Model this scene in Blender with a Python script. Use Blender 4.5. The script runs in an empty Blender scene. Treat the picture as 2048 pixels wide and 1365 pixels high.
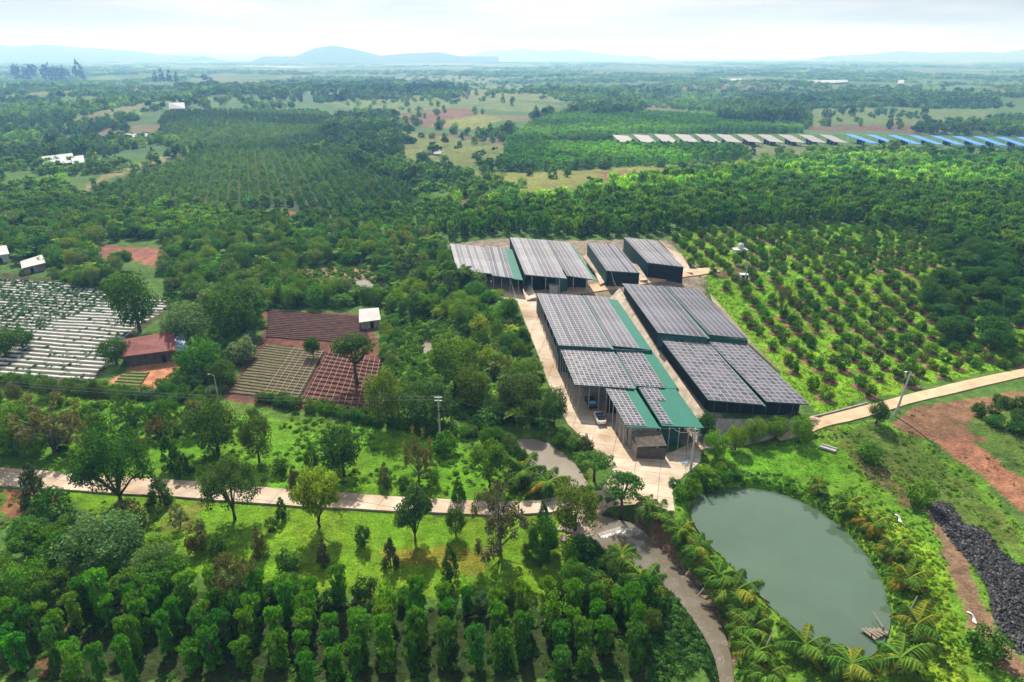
import bpy, math, random
import numpy as np
from mathutils import Vector, Matrix

random.seed(11)
RNG = np.random.default_rng(11)
SC = bpy.context.scene
COL = SC.collection

# ------------------------------------------------------------------ camera, sky, sun, exposure
F, CX, CY, CAMZ = 1365.3, 1024.0, 682.5, 65.0
PITCH = math.atan((CY - 113.0) / F)
cam_d = bpy.data.cameras.new('camera')
cam_d.sensor_width = 36.0
cam_d.lens = 36.0 * F / 2048.0
cam_d.clip_start = 1.0
cam_d.clip_end = 60000.0
cam = bpy.data.objects.new('camera', cam_d)
COL.objects.link(cam)
cam.location = (0, 0, CAMZ)
cam.rotation_euler = (math.pi / 2 - PITCH, 0, 0)
SC.camera = cam

SUN_EL, SUN_AZ = math.radians(47), math.radians(-11)
world = bpy.data.worlds.new('World')
SC.world = world
world.use_nodes = True
wn, wl = world.node_tree.nodes, world.node_tree.links
wn.clear()
w_out = wn.new('ShaderNodeOutputWorld')
w_bg = wn.new('ShaderNodeBackground')
w_sky = wn.new('ShaderNodeTexSky')
w_sky.sky_type = 'NISHITA'
w_sky.sun_disc = False
w_sky.sun_elevation = SUN_EL
w_sky.sun_rotation = SUN_AZ
w_sky.altitude = 500
w_sky.air_density = 1.0
w_sky.dust_density = 4.0
w_sky.ozone_density = 1.0
# thin bright cloud deck over the physical sky
w_tc = wn.new('ShaderNodeTexCoord')
w_map = wn.new('ShaderNodeMapping')
w_map.inputs['Scale'].default_value = (1.6, 1.6, 14.0)
w_noise = wn.new('ShaderNodeTexNoise')
w_noise.inputs['Scale'].default_value = 1.7
w_noise.inputs['Detail'].default_value = 5.0
w_noise.inputs['Roughness'].default_value = 0.55
w_ramp = wn.new('ShaderNodeValToRGB')
w_ramp.color_ramp.elements[0].position = 0.30
w_ramp.color_ramp.elements[0].color = (0.30, 0.30, 0.30, 1)
w_ramp.color_ramp.elements[1].position = 0.62
w_ramp.color_ramp.elements[1].color = (0.88, 0.88, 0.88, 1)
w_mix = wn.new('ShaderNodeMixRGB')
w_cl = wn.new('ShaderNodeTexNoise'); w_cl.inputs['Scale'].default_value = 2.6; w_cl.inputs['Detail'].default_value = 6
w_cr = wn.new('ShaderNodeValToRGB'); w_cr.color_ramp.elements[0].position = .36; w_cr.color_ramp.elements[0].color = (7.0, 7.4, 8.0, 1); w_cr.color_ramp.elements[1].position = .58; w_cr.color_ramp.elements[1].color = (10.9, 11.1, 11.5, 1)
wl.new(w_map.outputs['Vector'], w_cl.inputs['Vector']); wl.new(w_cl.outputs['Fac'], w_cr.inputs['Fac']); wl.new(w_cr.outputs['Color'], w_mix.inputs['Color2'])
wl.new(w_tc.outputs['Generated'], w_map.inputs['Vector'])
wl.new(w_map.outputs['Vector'], w_noise.inputs['Vector'])
wl.new(w_noise.outputs['Fac'], w_ramp.inputs['Fac'])
wl.new(w_ramp.outputs['Color'], w_mix.inputs['Fac'])
wl.new(w_sky.outputs['Color'], w_mix.inputs['Color1'])
wl.new(w_mix.outputs['Color'], w_bg.inputs['Color'])
w_bg.inputs['Strength'].default_value = 0.050
wl.new(w_bg.outputs['Background'], w_out.inputs['Surface'])

sun_d = bpy.data.lights.new('sun', 'SUN')
sun_d.energy = 5.0
sun_d.angle = math.radians(0.6)
sun_d.color = (1.0, 0.95, 0.86)
sun = bpy.data.objects.new('sun', sun_d)
COL.objects.link(sun)
_sd = Vector((math.sin(SUN_AZ) * math.cos(SUN_EL), math.cos(SUN_AZ) * math.cos(SUN_EL), math.sin(SUN_EL)))
sun.rotation_euler = _sd.to_track_quat('Z', 'Y').to_euler()
sun.location = (0, 0, 200)

SC.view_settings.view_transform = 'Standard'
SC.view_settings.look = 'None'
SC.view_settings.exposure = 0.80
SC.view_settings.gamma = 1.0
SC.view_settings.use_curve_mapping = False
SC.cycles.use_denoising = True
SC.cycles.max_bounces = 6
SC.cycles.diffuse_bounces = 3
SC.cycles.transmission_bounces = 4
SC.cycles.volume_bounces = 0
SC.cycles.transparent_max_bounces = 6
SC.cycles.caustics_reflective = False
SC.cycles.caustics_refractive = False

# ------------------------------------------------------------------ picture to place
_s, _c = math.sin(PITCH), math.cos(PITCH)

def P(px, py, z=0.0):
    """where the sight line through a photo point meets the level z"""
    dx, dy = (px - CX) / F, -(py - CY) / F
    d = (dx, _c + _s * dy, -_s + _c * dy)
    t = (CAMZ - z) / -d[2]
    return (d[0] * t, d[1] * t)

def P3(px, py, z):
    x, y = P(px, py, z)
    return Vector((x, y, z))

def sstep(a):
    a = np.clip(a, 0.0, 1.0)
    return a * a * (3 - 2 * a)

def vnoise(x, y, seed=0):
    x = np.asarray(x, float); y = np.asarray(y, float)
    xi, yi = np.floor(x), np.floor(y)
    fx, fy = x - xi, y - yi
    fx = fx * fx * (3 - 2 * fx); fy = fy * fy * (3 - 2 * fy)
    def h(i, j):
        v = np.sin(i * 127.1 + j * 311.7 + seed * 74.7) * 43758.5453
        return v - np.floor(v)
    return (h(xi, yi) * (1 - fx) + h(xi + 1, yi) * fx) * (1 - fy) + (h(xi, yi + 1) * (1 - fx) + h(xi + 1, yi + 1) * fx) * fy

def fbm(x, y, seed=0, n=4):
    s, a, t = 0.0, 0.5, 0.0
    for k in range(n):
        s = s + a * vnoise(np.asarray(x) * 2 ** k, np.asarray(y) * 2 ** k, seed + k)
        t += a; a *= 0.5
    return s / t

def inside(poly, X, Y):
    X = np.asarray(X, float); Y = np.asarray(Y, float)
    r = np.zeros(X.shape, bool)
    n = len(poly)
    for i in range(n):
        x1, y1 = poly[i][:2]; x2, y2 = poly[(i + 1) % n][:2]
        if y1 == y2: continue
        c = ((y1 > Y) != (y2 > Y)) & (X < (x2 - x1) * (Y - y1) / (y2 - y1) + x1)
        r ^= c
    return r

def segdist(pts, X, Y, closed):
    d = np.full(np.shape(X), 1e9)
    n = len(pts)
    for i in range(n if closed else n - 1):
        x1, y1 = pts[i][:2]; x2, y2 = pts[(i + 1) % n][:2]
        dx, dy = x2 - x1, y2 - y1
        t = np.clip(((X - x1) * dx + (Y - y1) * dy) / (dx * dx + dy * dy + 1e-9), 0, 1)
        d = np.minimum(d, np.hypot(X - x1 - t * dx, Y - y1 - t * dy))
    return d

def sdf(poly, X, Y, margin=12.0):
    """signed distance to a closed outline, negative inside; far points just get the margin"""
    X = np.asarray(X, float); Y = np.asarray(Y, float)
    xs = [p[0] for p in poly]; ys = [p[1] for p in poly]
    m = (X > min(xs) - margin) & (X < max(xs) + margin) & (Y > min(ys) - margin) & (Y < max(ys) + margin)
    out = np.full(X.shape, margin)
    if m.any():
        d = segdist(poly, X[m], Y[m], True)
        out[m] = np.where(inside(poly, X[m], Y[m]), -d, d)
    return out

def smooth_closed(pts, it=2):
    for _ in range(it):
        q = []
        for i in range(len(pts)):
            a, b = pts[i], pts[(i + 1) % len(pts)]
            q += [(a[0] * .75 + b[0] * .25, a[1] * .75 + b[1] * .25), (a[0] * .25 + b[0] * .75, a[1] * .25 + b[1] * .75)]
        pts = q
    return pts

POND_Z, STREAM_Z, POOL_Z = -1.0, -2.0, -0.7
POND = smooth_closed([P(x, y, POND_Z) for x, y in [(1383, 1030), (1400, 993), (1460, 978), (1545, 985), (1610, 1010), (1670, 1050),
        (1715, 1095), (1755, 1160), (1774, 1225), (1764, 1275), (1728, 1312), (1685, 1305), (1640, 1288), (1585, 1246), (1528, 1192), (1470, 1130), (1415, 1080)]])
STREAM = smooth_closed([P(x, y, STREAM_Z) for x, y in [(1165, 1015), (1215, 1036), (1275, 1048), (1325, 1105), (1372, 1150), (1416, 1200), (1452, 1270), (1466, 1330), (1472, 1400),
        (1444, 1400), (1434, 1330), (1416, 1285), (1375, 1222), (1328, 1170), (1275, 1138), (1215, 1110), (1180, 1075)]], 1)
POOL = smooth_closed([P(x, y, POOL_Z) for x, y in [(1028, 880), (1085, 882), (1120, 905), (1160, 945), (1175, 975), (1120, 975), (1075, 950), (1040, 915)]])
PUDDLES = [smooth_closed([P(x, y, -0.15) for x, y in q]) for q in (
    [(840, 680), (872, 681), (868, 712), (846, 712)], [(705, 562), (745, 560), (748, 585), (725, 590)], [(960, 808), (972, 808), (974, 838), (962, 838)])]
BPAD = [(36.4, 111.2), (56.3, 110.6), (50.5, 137), (48.5, 168), (28.2, 172), (32.0, 140)]
def pad_z(y): return 3.1 + 0.095 * (y - 112)

def T(x, y):
    """height of the ground"""
    x = np.asarray(x, float); y = np.asarray(y, float)
    z = 5.0 * sstep((y - 108) / 75) * sstep((x + 35) / 35)
    z = z + 3.0 * sstep((x - 5) / 45) * sstep((y - 165) / 22)
    z = z * (1 - sstep((y - 300) / 160))
    hill = 2.7 * sstep((x - 47) / 12) * sstep((y - 94) / 17) * (1 - sstep((y - 190) / 120))
    z = np.maximum(z, hill * (1 - sstep((x - 150) / 120)))
    z = z + (fbm(x / 9, y / 9, 3, 3) - .5) * 0.5 * sstep((np.abs(x - 20) - 18) / 25)
    far = sstep((y - 330) / 500)
    z = z + far * (fbm(x / 420, y / 420, 8, 3) - .5) * 26
    pad = sdf(BPAD, x, y)
    pz = pad_z(np.clip(y, 112, 172))
    z = z + np.maximum(pz - z, 0) * (1 - sstep((pad + .3) / 0.9))
    for poly, zz, dep, w in ((POND, POND_Z, .9, 2.2), (STREAM, STREAM_Z, .7, 2.4), (POOL, POOL_Z, .7, 1.6)):
        d = sdf(poly, x, y)
        k = 1 - sstep((d + .2) / w)
        z = z * (1 - k) + (zz - dep) * k
    for poly in PUDDLES:
        d = sdf(poly, x, y)
        k = 1 - sstep((d + .1) / 1.0)
        z = z * (1 - k) + (-.45) * k
    return z

def Tz(x, y):
    return float(T(np.array([x]), np.array([y]))[0])

def GA(pts):
    """photo points to points on the ground"""
    a = np.array(pts, float)
    dx, dy = (a[:, 0] - CX) / F, -(a[:, 1] - CY) / F
    d1, d2 = _c + _s * dy, -_s + _c * dy
    z = np.zeros(len(a))
    for k in range(24):
        t = (CAMZ - z) / -d2
        zn = T(dx * t, d1 * t)
        z = z + (zn - z) * (0.9 if k < 6 else 0.5)
    t = (CAMZ - z) / -d2
    return np.stack([dx * t, d1 * t, z], 1)

def G(px, py):
    r = GA([(px, py)])[0]
    return Vector(r)

def GP(poly):
    return [(r[0], r[1]) for r in GA(poly)]

def to_px(x, y, z):
    dz = z - CAMZ
    fwd = y * _c - dz * _s
    up = y * _s + dz * _c
    return CX + F * x / fwd, CY - F * up / fwd

# ------------------------------------------------------------------ materials
def mat(name, color, rough=.8, spec=.3, metal=0.0, noise=None, bump=0.0, bscale=3.0, wave=None):
    """principled material; noise = (scale, amount), wave = (scale, depth, axis)"""
    m = bpy.data.materials.new(name); m.use_nodes = True
    nt = m.node_tree; b = nt.nodes['Principled BSDF']
    b.inputs['Base Color'].default_value = (*color, 1)
    b.inputs['Roughness'].default_value = rough
    b.inputs['Specular IOR Level'].default_value = spec
    b.inputs['Metallic'].default_value = metal
    tc = nt.nodes.new('ShaderNodeTexCoord')
    if noise:
        n = nt.nodes.new('ShaderNodeTexNoise'); n.inputs['Scale'].default_value = noise[0]; n.inputs['Detail'].default_value = 6
        n.inputs['Roughness'].default_value = .65
        nt.links.new(tc.outputs['Object'], n.inputs['Vector'])
        r = nt.nodes.new('ShaderNodeMapRange')
        r.inputs['From Min'].default_value = .3; r.inputs['From Max'].default_value = .7
        r.inputs['To Min'].default_value = 1 - noise[1]; r.inputs['To Max'].default_value = 1 + noise[1]
        nt.links.new(n.outputs['Fac'], r.inputs['Value'])
        mx = nt.nodes.new('ShaderNodeVectorMath'); mx.operation = 'SCALE'
        mx.inputs[0].default_value = color
        nt.links.new(r.outputs['Result'], mx.inputs['Scale'])
        nt.links.new(mx.outputs['Vector'], b.inputs['Base Color'])
        if bump:
            bp = nt.nodes.new('ShaderNodeBump'); bp.inputs['Strength'].default_value = bump; bp.inputs['Distance'].default_value = .1
            n2 = nt.nodes.new('ShaderNodeTexNoise'); n2.inputs['Scale'].default_value = bscale; n2.inputs['Detail'].default_value = 4
            nt.links.new(tc.outputs['Object'], n2.inputs['Vector'])
            nt.links.new(n2.outputs['Fac'], bp.inputs['Height'])
            nt.links.new(bp.outputs['Normal'], b.inputs['Normal'])
    if wave:
        w = nt.nodes.new('ShaderNodeTexWave'); w.inputs['Scale'].default_value = wave[0]; w.bands_direction = wave[2]
        bp = nt.nodes.new('ShaderNodeBump'); bp.inputs['Strength'].default_value = 1; bp.inputs['Distance'].default_value = wave[1]
        nt.links.new(tc.outputs['Object'], w.inputs['Vector'])
        nt.links.new(w.outputs['Fac'], bp.inputs['Height'])
        nt.links.new(bp.outputs['Normal'], b.inputs['Normal'])
    return m

def leaf_mat(name, instanced):
    """foliage: base colour comes from the plant's own tint (object colour, or a per-instance tint)"""
    m = bpy.data.materials.new(name); m.use_nodes = True
    nt = m.node_tree; nt.nodes.clear()
    out = nt.nodes.new('ShaderNodeOutputMaterial')
    if instanced:
        tint = nt.nodes.new('ShaderNodeAttribute'); tint.attribute_type = 'INSTANCER'; tint.attribute_name = 'tint'
        tcol = tint.outputs['Color']
        rnd = nt.nodes.new('ShaderNodeObjectInfo').outputs['Random']
    else:
        oi = nt.nodes.new('ShaderNodeObjectInfo'); tcol = oi.outputs['Color']; rnd = oi.outputs['Random']
    lv = nt.nodes.new('ShaderNodeAttribute'); lv.attribute_name = 'lv'
    a = nt.nodes.new('ShaderNodeMapRange'); a.inputs['To Min'].default_value = .5; a.inputs['To Max'].default_value = 1.6
    nt.links.new(lv.outputs['Fac'], a.inputs['Value'])
    sc = nt.nodes.new('ShaderNodeVectorMath'); sc.operation = 'SCALE'
    nt.links.new(tcol, sc.inputs[0]); nt.links.new(a.outputs['Result'], sc.inputs['Scale'])
    hs = nt.nodes.new('ShaderNodeHueSaturation')
    h = nt.nodes.new('ShaderNodeMapRange'); h.inputs['To Min'].default_value = .482; h.inputs['To Max'].default_value = .518
    nt.links.new(rnd, h.inputs['Value'])
    nt.links.new(h.outputs['Result'], hs.inputs['Hue'])
    nt.links.new(sc.outputs['Vector'], hs.inputs['Color'])
    d = nt.nodes.new('ShaderNodeBsdfDiffuse')
    t = nt.nodes.new('ShaderNodeBsdfTranslucent')
    g = nt.nodes.new('ShaderNodeBsdfGlossy'); g.inputs['Roughness'].default_value = .45; g.inputs['Color'].default_value = (1, 1, 1, 1)
    tw = nt.nodes.new('ShaderNodeVectorMath'); tw.operation = 'MULTIPLY'; tw.inputs[1].default_value = (1.35, 1.25, .45)
    nt.links.new(hs.outputs['Color'], d.inputs['Color'])
    nt.links.new(hs.outputs['Color'], tw.inputs[0]); nt.links.new(tw.outputs['Vector'], t.inputs['Color'])
    mx = nt.nodes.new('ShaderNodeMixShader'); mx.inputs['Fac'].default_value = .33
    nt.links.new(d.outputs['BSDF'], mx.inputs[1]); nt.links.new(t.outputs['BSDF'], mx.inputs[2])
    m2 = nt.nodes.new('ShaderNodeMixShader'); m2.inputs['Fac'].default_value = .0
    nt.links.new(mx.outputs['Shader'], m2.inputs[1]); nt.links.new(g.outputs['BSDF'], m2.inputs[2])
    nt.links.new(m2.outputs['Shader'], out.inputs['Surface'])
    return m

M = {}
M['leaf'] = leaf_mat('foliage', False)
M['leaf_i'] = leaf_mat('foliage_mass', True)
M['bark'] = mat('bark', (.10, .075, .055), .9, .1, noise=(3, .4))
M['bark_pale'] = mat('pale_bark', (.20, .17, .13), .9, .1, noise=(3, .4))
M['concrete'] = mat('sunbleached_concrete', (.47, .385, .30), .9, .15, noise=(.22, .22), bump=.25, bscale=2)
def slabs(m, size, dark):
    nt = m.node_tree; b = nt.nodes['Principled BSDF']; src = b.inputs['Base Color'].links[0].from_socket
    tc = nt.nodes.new('ShaderNodeTexCoord'); mp = nt.nodes.new('ShaderNodeMapping'); mp.inputs['Rotation'].default_value = (0, 0, .25)
    bk = nt.nodes.new('ShaderNodeTexBrick'); bk.offset = 0; bk.inputs['Scale'].default_value = 1; bk.inputs['Brick Width'].default_value = size; bk.inputs['Row Height'].default_value = size * .8; bk.inputs['Mortar Size'].default_value = .06
    bk.inputs['Color1'].default_value = (1, 1, 1, 1); bk.inputs['Color2'].default_value = (.88, .88, .88, 1); bk.inputs['Mortar'].default_value = (dark, dark, dark, 1)
    st = nt.nodes.new('ShaderNodeTexNoise'); st.inputs['Scale'].default_value = .09; st.inputs['Detail'].default_value = 8; st.inputs['Roughness'].default_value = .7
    sr = nt.nodes.new('ShaderNodeValToRGB'); sr.color_ramp.elements[0].position = .36; sr.color_ramp.elements[0].color = (.62, .52, .40, 1); sr.color_ramp.elements[1].position = .56; sr.color_ramp.elements[1].color = (1, 1, 1, 1)
    m1 = nt.nodes.new('ShaderNodeMixRGB'); m1.blend_type = 'MULTIPLY'; m1.inputs['Fac'].default_value = 1; m2 = nt.nodes.new('ShaderNodeMixRGB'); m2.blend_type = 'MULTIPLY'; m2.inputs['Fac'].default_value = .8
    nt.links.new(tc.outputs['Object'], mp.inputs['Vector']); nt.links.new(mp.outputs['Vector'], bk.inputs['Vector']); nt.links.new(tc.outputs['Object'], st.inputs['Vector']); nt.links.new(st.outputs['Fac'], sr.inputs['Fac'])
    nt.links.new(src, m1.inputs['Color1']); nt.links.new(bk.outputs['Color'], m1.inputs['Color2']); nt.links.new(m1.outputs['Color'], m2.inputs['Color1']); nt.links.new(sr.outputs['Color'], m2.inputs['Color2']); nt.links.new(m2.outputs['Color'], b.inputs['Base Color'])
slabs(M['concrete'], 4.2, .5)
M['dirtroad'] = mat('packed_earth_road', (.44, .315, .205), .95, .1, noise=(.3, .25), bump=.3, bscale=3)
M['wallconc'] = mat('weathered_concrete', (.27, .25, .225), .9, .15, noise=(.7, .35), bump=.3, bscale=2)
M['slopeconc'] = mat('buff_slope_concrete', (.44, .37, .29), .9, .15, noise=(.6, .35), bump=.4, bscale=1.5)
M['greenmetal'] = mat('green_roof_sheet', (.010, .125, .090), .62, .15, noise=(.35, .12), wave=(1.6, .02, 'X'))
M['greendark'] = mat('green_wall_sheet', (.012, .085, .075), .5, .4, noise=(.5, .2))
M['net'] = mat('black_shade_net', (.012, .016, .02), .85, .15, noise=(.8, .35))
M['frame'] = mat('aluminium_frame', (.40, .39, .42), .5, .4)
M['glass'] = mat('solar_cells', (.030, .029, .050), .26, .40, noise=(.25, .4))
M['glass_skygrey'] = mat('sky_greyed_solar_cells', (.072, .070, .090), .36, .38, noise=(.10, .5))  # grey sky reflection on the panels put into a paler base colour
def each_panel(m):  # random glare differences between panels, put into colour and roughness
    nt = m.node_tree; b = nt.nodes['Principled BSDF']; src = b.inputs['Base Color'].links[0].from_socket
    oi = nt.nodes.new('ShaderNodeObjectInfo'); r = nt.nodes.new('ShaderNodeMapRange'); r.inputs['To Min'].default_value = .75; r.inputs['To Max'].default_value = 1.25
    v = nt.nodes.new('ShaderNodeVectorMath'); v.operation = 'SCALE'; r2 = nt.nodes.new('ShaderNodeMapRange'); r2.inputs['To Min'].default_value = .24; r2.inputs['To Max'].default_value = .36
    nt.links.new(oi.outputs['Random'], r.inputs['Value']); nt.links.new(src, v.inputs[0]); nt.links.new(r.outputs['Result'], v.inputs['Scale']); nt.links.new(v.outputs['Vector'], b.inputs['Base Color'])
    nt.links.new(oi.outputs['Random'], r2.inputs['Value']); nt.links.new(r2.outputs['Result'], b.inputs['Roughness'])
each_panel(M['glass']); each_panel(M['glass_skygrey'])
M['steel'] = mat('galvanised_steel', (.36, .37, .38), .45, .5, metal=.4, noise=(1, .15))
M['rust'] = mat('red_brown_tin', (.20, .055, .045), .6, .3, noise=(.5, .3), wave=(2.2, .03, 'X'))
M['rust2'] = mat('faded_orange_tin', (.34, .13, .075), .65, .3, noise=(.5, .3), wave=(2.2, .03, 'X'))
M['wood'] = mat('grey_weathered_boards', (.10, .085, .07), .9, .1, noise=(1.5, .4))
M['tin'] = mat('grey_tin_roof', (.34, .34, .335), .5, .4, noise=(.6, .2), wave=(2.2, .03, 'X'))
M['white'] = mat('white_paint', (.50, .50, .50), .55, .4, noise=(.6, .1))
M['bluetin'] = mat('blue_roof_sheet', (.03, .20, .60), .4, .5, noise=(.05, .1))
M['bluetarp'] = mat('blue_white_tarp', (.28, .38, .70), .5, .4, noise=(1.0, .5))
M['soil'] = mat('red_soil', (.095, .043, .032), .95, .1, noise=(.5, .3), bump=.6, bscale=4)
M['soil2'] = mat('dark_red_soil', (.062, .032, .027), .95, .1, noise=(.6, .4), bump=.9, bscale=2)
M['bed'] = mat('dry_bed_soil', (.115, .10, .058), .95, .1, noise=(1.5, .35), bump=.8, bscale=5)
M['mulch'] = mat('silver_plastic_mulch', (.42, .435, .43), .4, .4, noise=(1.2, .22), bump=.5, bscale=4)
M['pipe'] = mat('pale_irrigation_pipe', (.42, .32, .26), .6, .3)
M['pole'] = mat('pole_concrete', (.42, .42, .41), .85, .2, noise=(1.5, .15))
M['rock'] = mat('black_basalt', (.035, .034, .036), .75, .3, noise=(1.2, .6))
def by_stone(m, lo, hi):
    nt = m.node_tree; b = nt.nodes['Principled BSDF']; l = b.inputs['Base Color'].links[0]; src = l.from_socket
    g = nt.nodes.new('ShaderNodeNewGeometry'); r = nt.nodes.new('ShaderNodeMapRange'); r.inputs['To Min'].default_value = lo; r.inputs['To Max'].default_value = hi
    pw = nt.nodes.new('ShaderNodeMath'); pw.operation = 'POWER'; pw.inputs[1].default_value = 2.5
    nt.links.new(g.outputs['Random Per Island'], pw.inputs[0]); nt.links.new(pw.outputs[0], r.inputs['Value'])
    v = nt.nodes.new('ShaderNodeVectorMath'); v.operation = 'SCALE'; nt.links.new(src, v.inputs[0]); nt.links.new(r.outputs['Result'], v.inputs['Scale']); nt.links.new(v.outputs['Vector'], b.inputs['Base Color'])
by_stone(M['rock'], .4, 2.6)
M['stone'] = mat('pale_stone', (.42, .34, .27), .9, .2, noise=(1.2, .35), bump=.5)
M['tyre'] = mat('tyre_rubber', (.02, .02, .02), .8, .2)
M['carwhite'] = mat('white_car_paint', (.75, .74, .71), .25, .5)
M['cardark'] = mat('black_car_paint', (.02, .022, .025), .22, .5)
M['carglass'] = mat('dark_car_glass', (.02, .025, .035), .08, .6)
M['carblue'] = mat('blue_tinted_screen', (.03, .32, .50), .15, .6)
M['red'] = mat('red_lamp_plastic', (.5, .02, .02), .3, .5)
M['wire'] = mat('grey_cable', (.25, .25, .24), .6, .3)
M['pinkmulch'] = mat('pinkish_dry_mulch', (.22, .095, .085), .95, .1, noise=(4, .45), bump=.6, bscale=8)
M['bluebox'] = mat('blue_plastic', (.05, .16, .42), .45, .4)

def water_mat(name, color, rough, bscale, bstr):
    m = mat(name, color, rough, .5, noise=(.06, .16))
    nt = m.node_tree; b = nt.nodes['Principled BSDF']
    b.inputs['IOR'].default_value = 1.33
    n = nt.nodes.new('ShaderNodeTexNoise'); n.inputs['Scale'].default_value = bscale; n.inputs['Detail'].default_value = 3
    tc = nt.nodes.new('ShaderNodeTexCoord'); nt.links.new(tc.outputs['Object'], n.inputs['Vector'])
    bp = nt.nodes.new('ShaderNodeBump'); bp.inputs['Strength'].default_value = bstr; bp.inputs['Distance'].default_value = .05
    nt.links.new(n.outputs['Fac'], bp.inputs['Height']); nt.links.new(bp.outputs['Normal'], b.inputs['Normal'])
    return m
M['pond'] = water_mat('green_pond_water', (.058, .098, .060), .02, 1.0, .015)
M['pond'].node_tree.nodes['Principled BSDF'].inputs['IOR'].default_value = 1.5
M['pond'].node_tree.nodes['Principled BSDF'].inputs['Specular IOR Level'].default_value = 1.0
M['stream'] = water_mat('brown_stream_water', (.125, .108, .08), .05, .9, .6)
M['stream'].node_tree.nodes['Principled BSDF'].inputs['Specular IOR Level'].default_value = 1.0
def painted_ripples(m):  # pale foam streaks and ripple highlights mixed into the base colour
    nt = m.node_tree; b = nt.nodes['Principled BSDF']; src = b.inputs['Base Color'].links[0].from_socket
    tc = nt.nodes.new('ShaderNodeTexCoord'); n = nt.nodes.new('ShaderNodeTexNoise'); n.inputs['Scale'].default_value = 1.3; n.inputs['Detail'].default_value = 8; n.inputs['Roughness'].default_value = .7; n.inputs['Distortion'].default_value = 1.2
    r = nt.nodes.new('ShaderNodeMapRange'); r.inputs['From Min'].default_value = .54; r.inputs['From Max'].default_value = .72; r.inputs['To Max'].default_value = .35
    mx = nt.nodes.new('ShaderNodeMixRGB'); mx.inputs['Color2'].default_value = (.42, .38, .32, 1)
    nt.links.new(tc.outputs['Object'], n.inputs['Vector']); nt.links.new(n.outputs['Fac'], r.inputs['Value']); nt.links.new(r.outputs['Result'], mx.inputs['Fac']); nt.links.new(src, mx.inputs['Color1']); nt.links.new(mx.outputs['Color'], b.inputs['Base Color'])
painted_ripples(M['stream'])
M['pool'] = water_mat('muddy_pool_water', (.21, .185, .15), .05, 1.5, .05)
M['lake'] = water_mat('far_lake_water', (.2, .25, .28), .1, .02, .02)
M['foam'] = mat('white_water', (.75, .74, .70), .7, .3, noise=(2, .3), bump=.8, bscale=4)

# ------------------------------------------------------------------ mesh and object helpers
def mesh_np(name, verts, faces, mats, mi=None, smooth=False, lv=None):
    """verts Nx3, faces list of tuples or KxM int array"""
    me = bpy.data.meshes.new(name)
    verts = np.asarray(verts, np.float32)
    if isinstance(faces, np.ndarray):
        k, w = faces.shape
        me.vertices.add(len(verts)); me.vertices.foreach_set('co', verts.ravel())
        me.loops.add(k * w); me.loops.foreach_set('vertex_index', faces.astype(np.int32).ravel())
        me.polygons.add(k)
        me.polygons.foreach_set('loop_start', np.arange(0, k * w, w, dtype=np.int32))
        me.polygons.foreach_set('loop_total', np.full(k, w, np.int32))
        me.update(calc_edges=True)
    else:
        me.from_pydata(verts.tolist(), [], [tuple(f) for f in faces])
    for m in mats: me.materials.append(m)
    if mi is not None: me.polygons.foreach_set('material_index', np.asarray(mi, np.int32))
    me.polygons.foreach_set('use_smooth', np.full(len(me.polygons), smooth))
    if lv is not None:
        a = me.attributes.new('lv', 'FLOAT', 'FACE'); a.data.foreach_set('value', np.asarray(lv, np.float32))
    me.update()
    return me

class MB:
    """collects simple solids into one mesh"""
    def __init__(s): s.v, s.f, s.m = [], [], []
    def add(s, vs, fs, mi=0):
        o = len(s.v); s.v += [tuple(v) for v in vs]; s.f += [tuple(i + o for i in f) for f in fs]; s.m += [mi] * len(fs); return s
    def hexa(s, b, t, mi=0):
        """b, t: four bottom and four top corners in the same order"""
        return s.add(list(b) + list(t), [(3, 2, 1, 0), (4, 5, 6, 7), (0, 1, 5, 4), (1, 2, 6, 5), (2, 3, 7, 6), (3, 0, 4, 7)], mi)
    def box(s, c, d, mi=0, rz=0.0):
        x, y, z = (a / 2 for a in d); cr, sr = math.cos(rz), math.sin(rz)
        q = [(-x, -y), (x, -y), (x, y), (-x, y)]
        q = [(c[0] + a * cr - b * sr, c[1] + a * sr + b * cr) for a, b in q]
        return s.hexa([(a, b, c[2] - z) for a, b in q], [(a, b, c[2] + z) for a, b in q], mi)
    def tube(s, pts, radii, n=8, mi=0):
        pts = [Vector(p) for p in pts]; rings = []
        for i, p in enumerate(pts):
            d = (pts[min(i + 1, len(pts) - 1)] - pts[max(i - 1, 0)]).normalized()
            a = d.cross(Vector((0, 0, 1)) if abs(d.z) < .95 else Vector((1, 0, 0))).normalized(); b = d.cross(a)
            r = radii[i] if hasattr(radii, '__len__') else radii
            rings.append([p + (a * math.cos(2 * math.pi * k / n) + b * math.sin(2 * math.pi * k / n)) * r for k in range(n)])
        vs = [v for r in rings for v in r]; fs = []
        for i in range(len(rings) - 1):
            for k in range(n):
                fs.append((i * n + k, i * n + (k + 1) % n, (i + 1) * n + (k + 1) % n, (i + 1) * n + k))
        fs.append(tuple(range(n))[::-1]); fs.append(tuple((len(rings) - 1) * n + k for k in range(n)))
        return s.add(vs, fs, mi)
    def mesh(s, name, mats, smooth=False):
        return mesh_np(name, s.v, s.f, mats if isinstance(mats, (list, tuple)) else [mats], s.m, smooth)

def ob(name, me, parent=None, loc=None, **props):
    o = bpy.data.objects.new(name, me); COL.objects.link(o)
    if parent is not None: o.parent = parent
    if loc is not None: o.location = loc
    for k, v in props.items():
        if v is not None: o[k] = v
    return o

def thing(name, label, category, loc=(0, 0, 0), rz=0.0, group=None):
    o = ob(name, None, None, loc, label=label, category=category, group=group)
    o.rotation_euler = (0, 0, rz)
    return o

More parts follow.
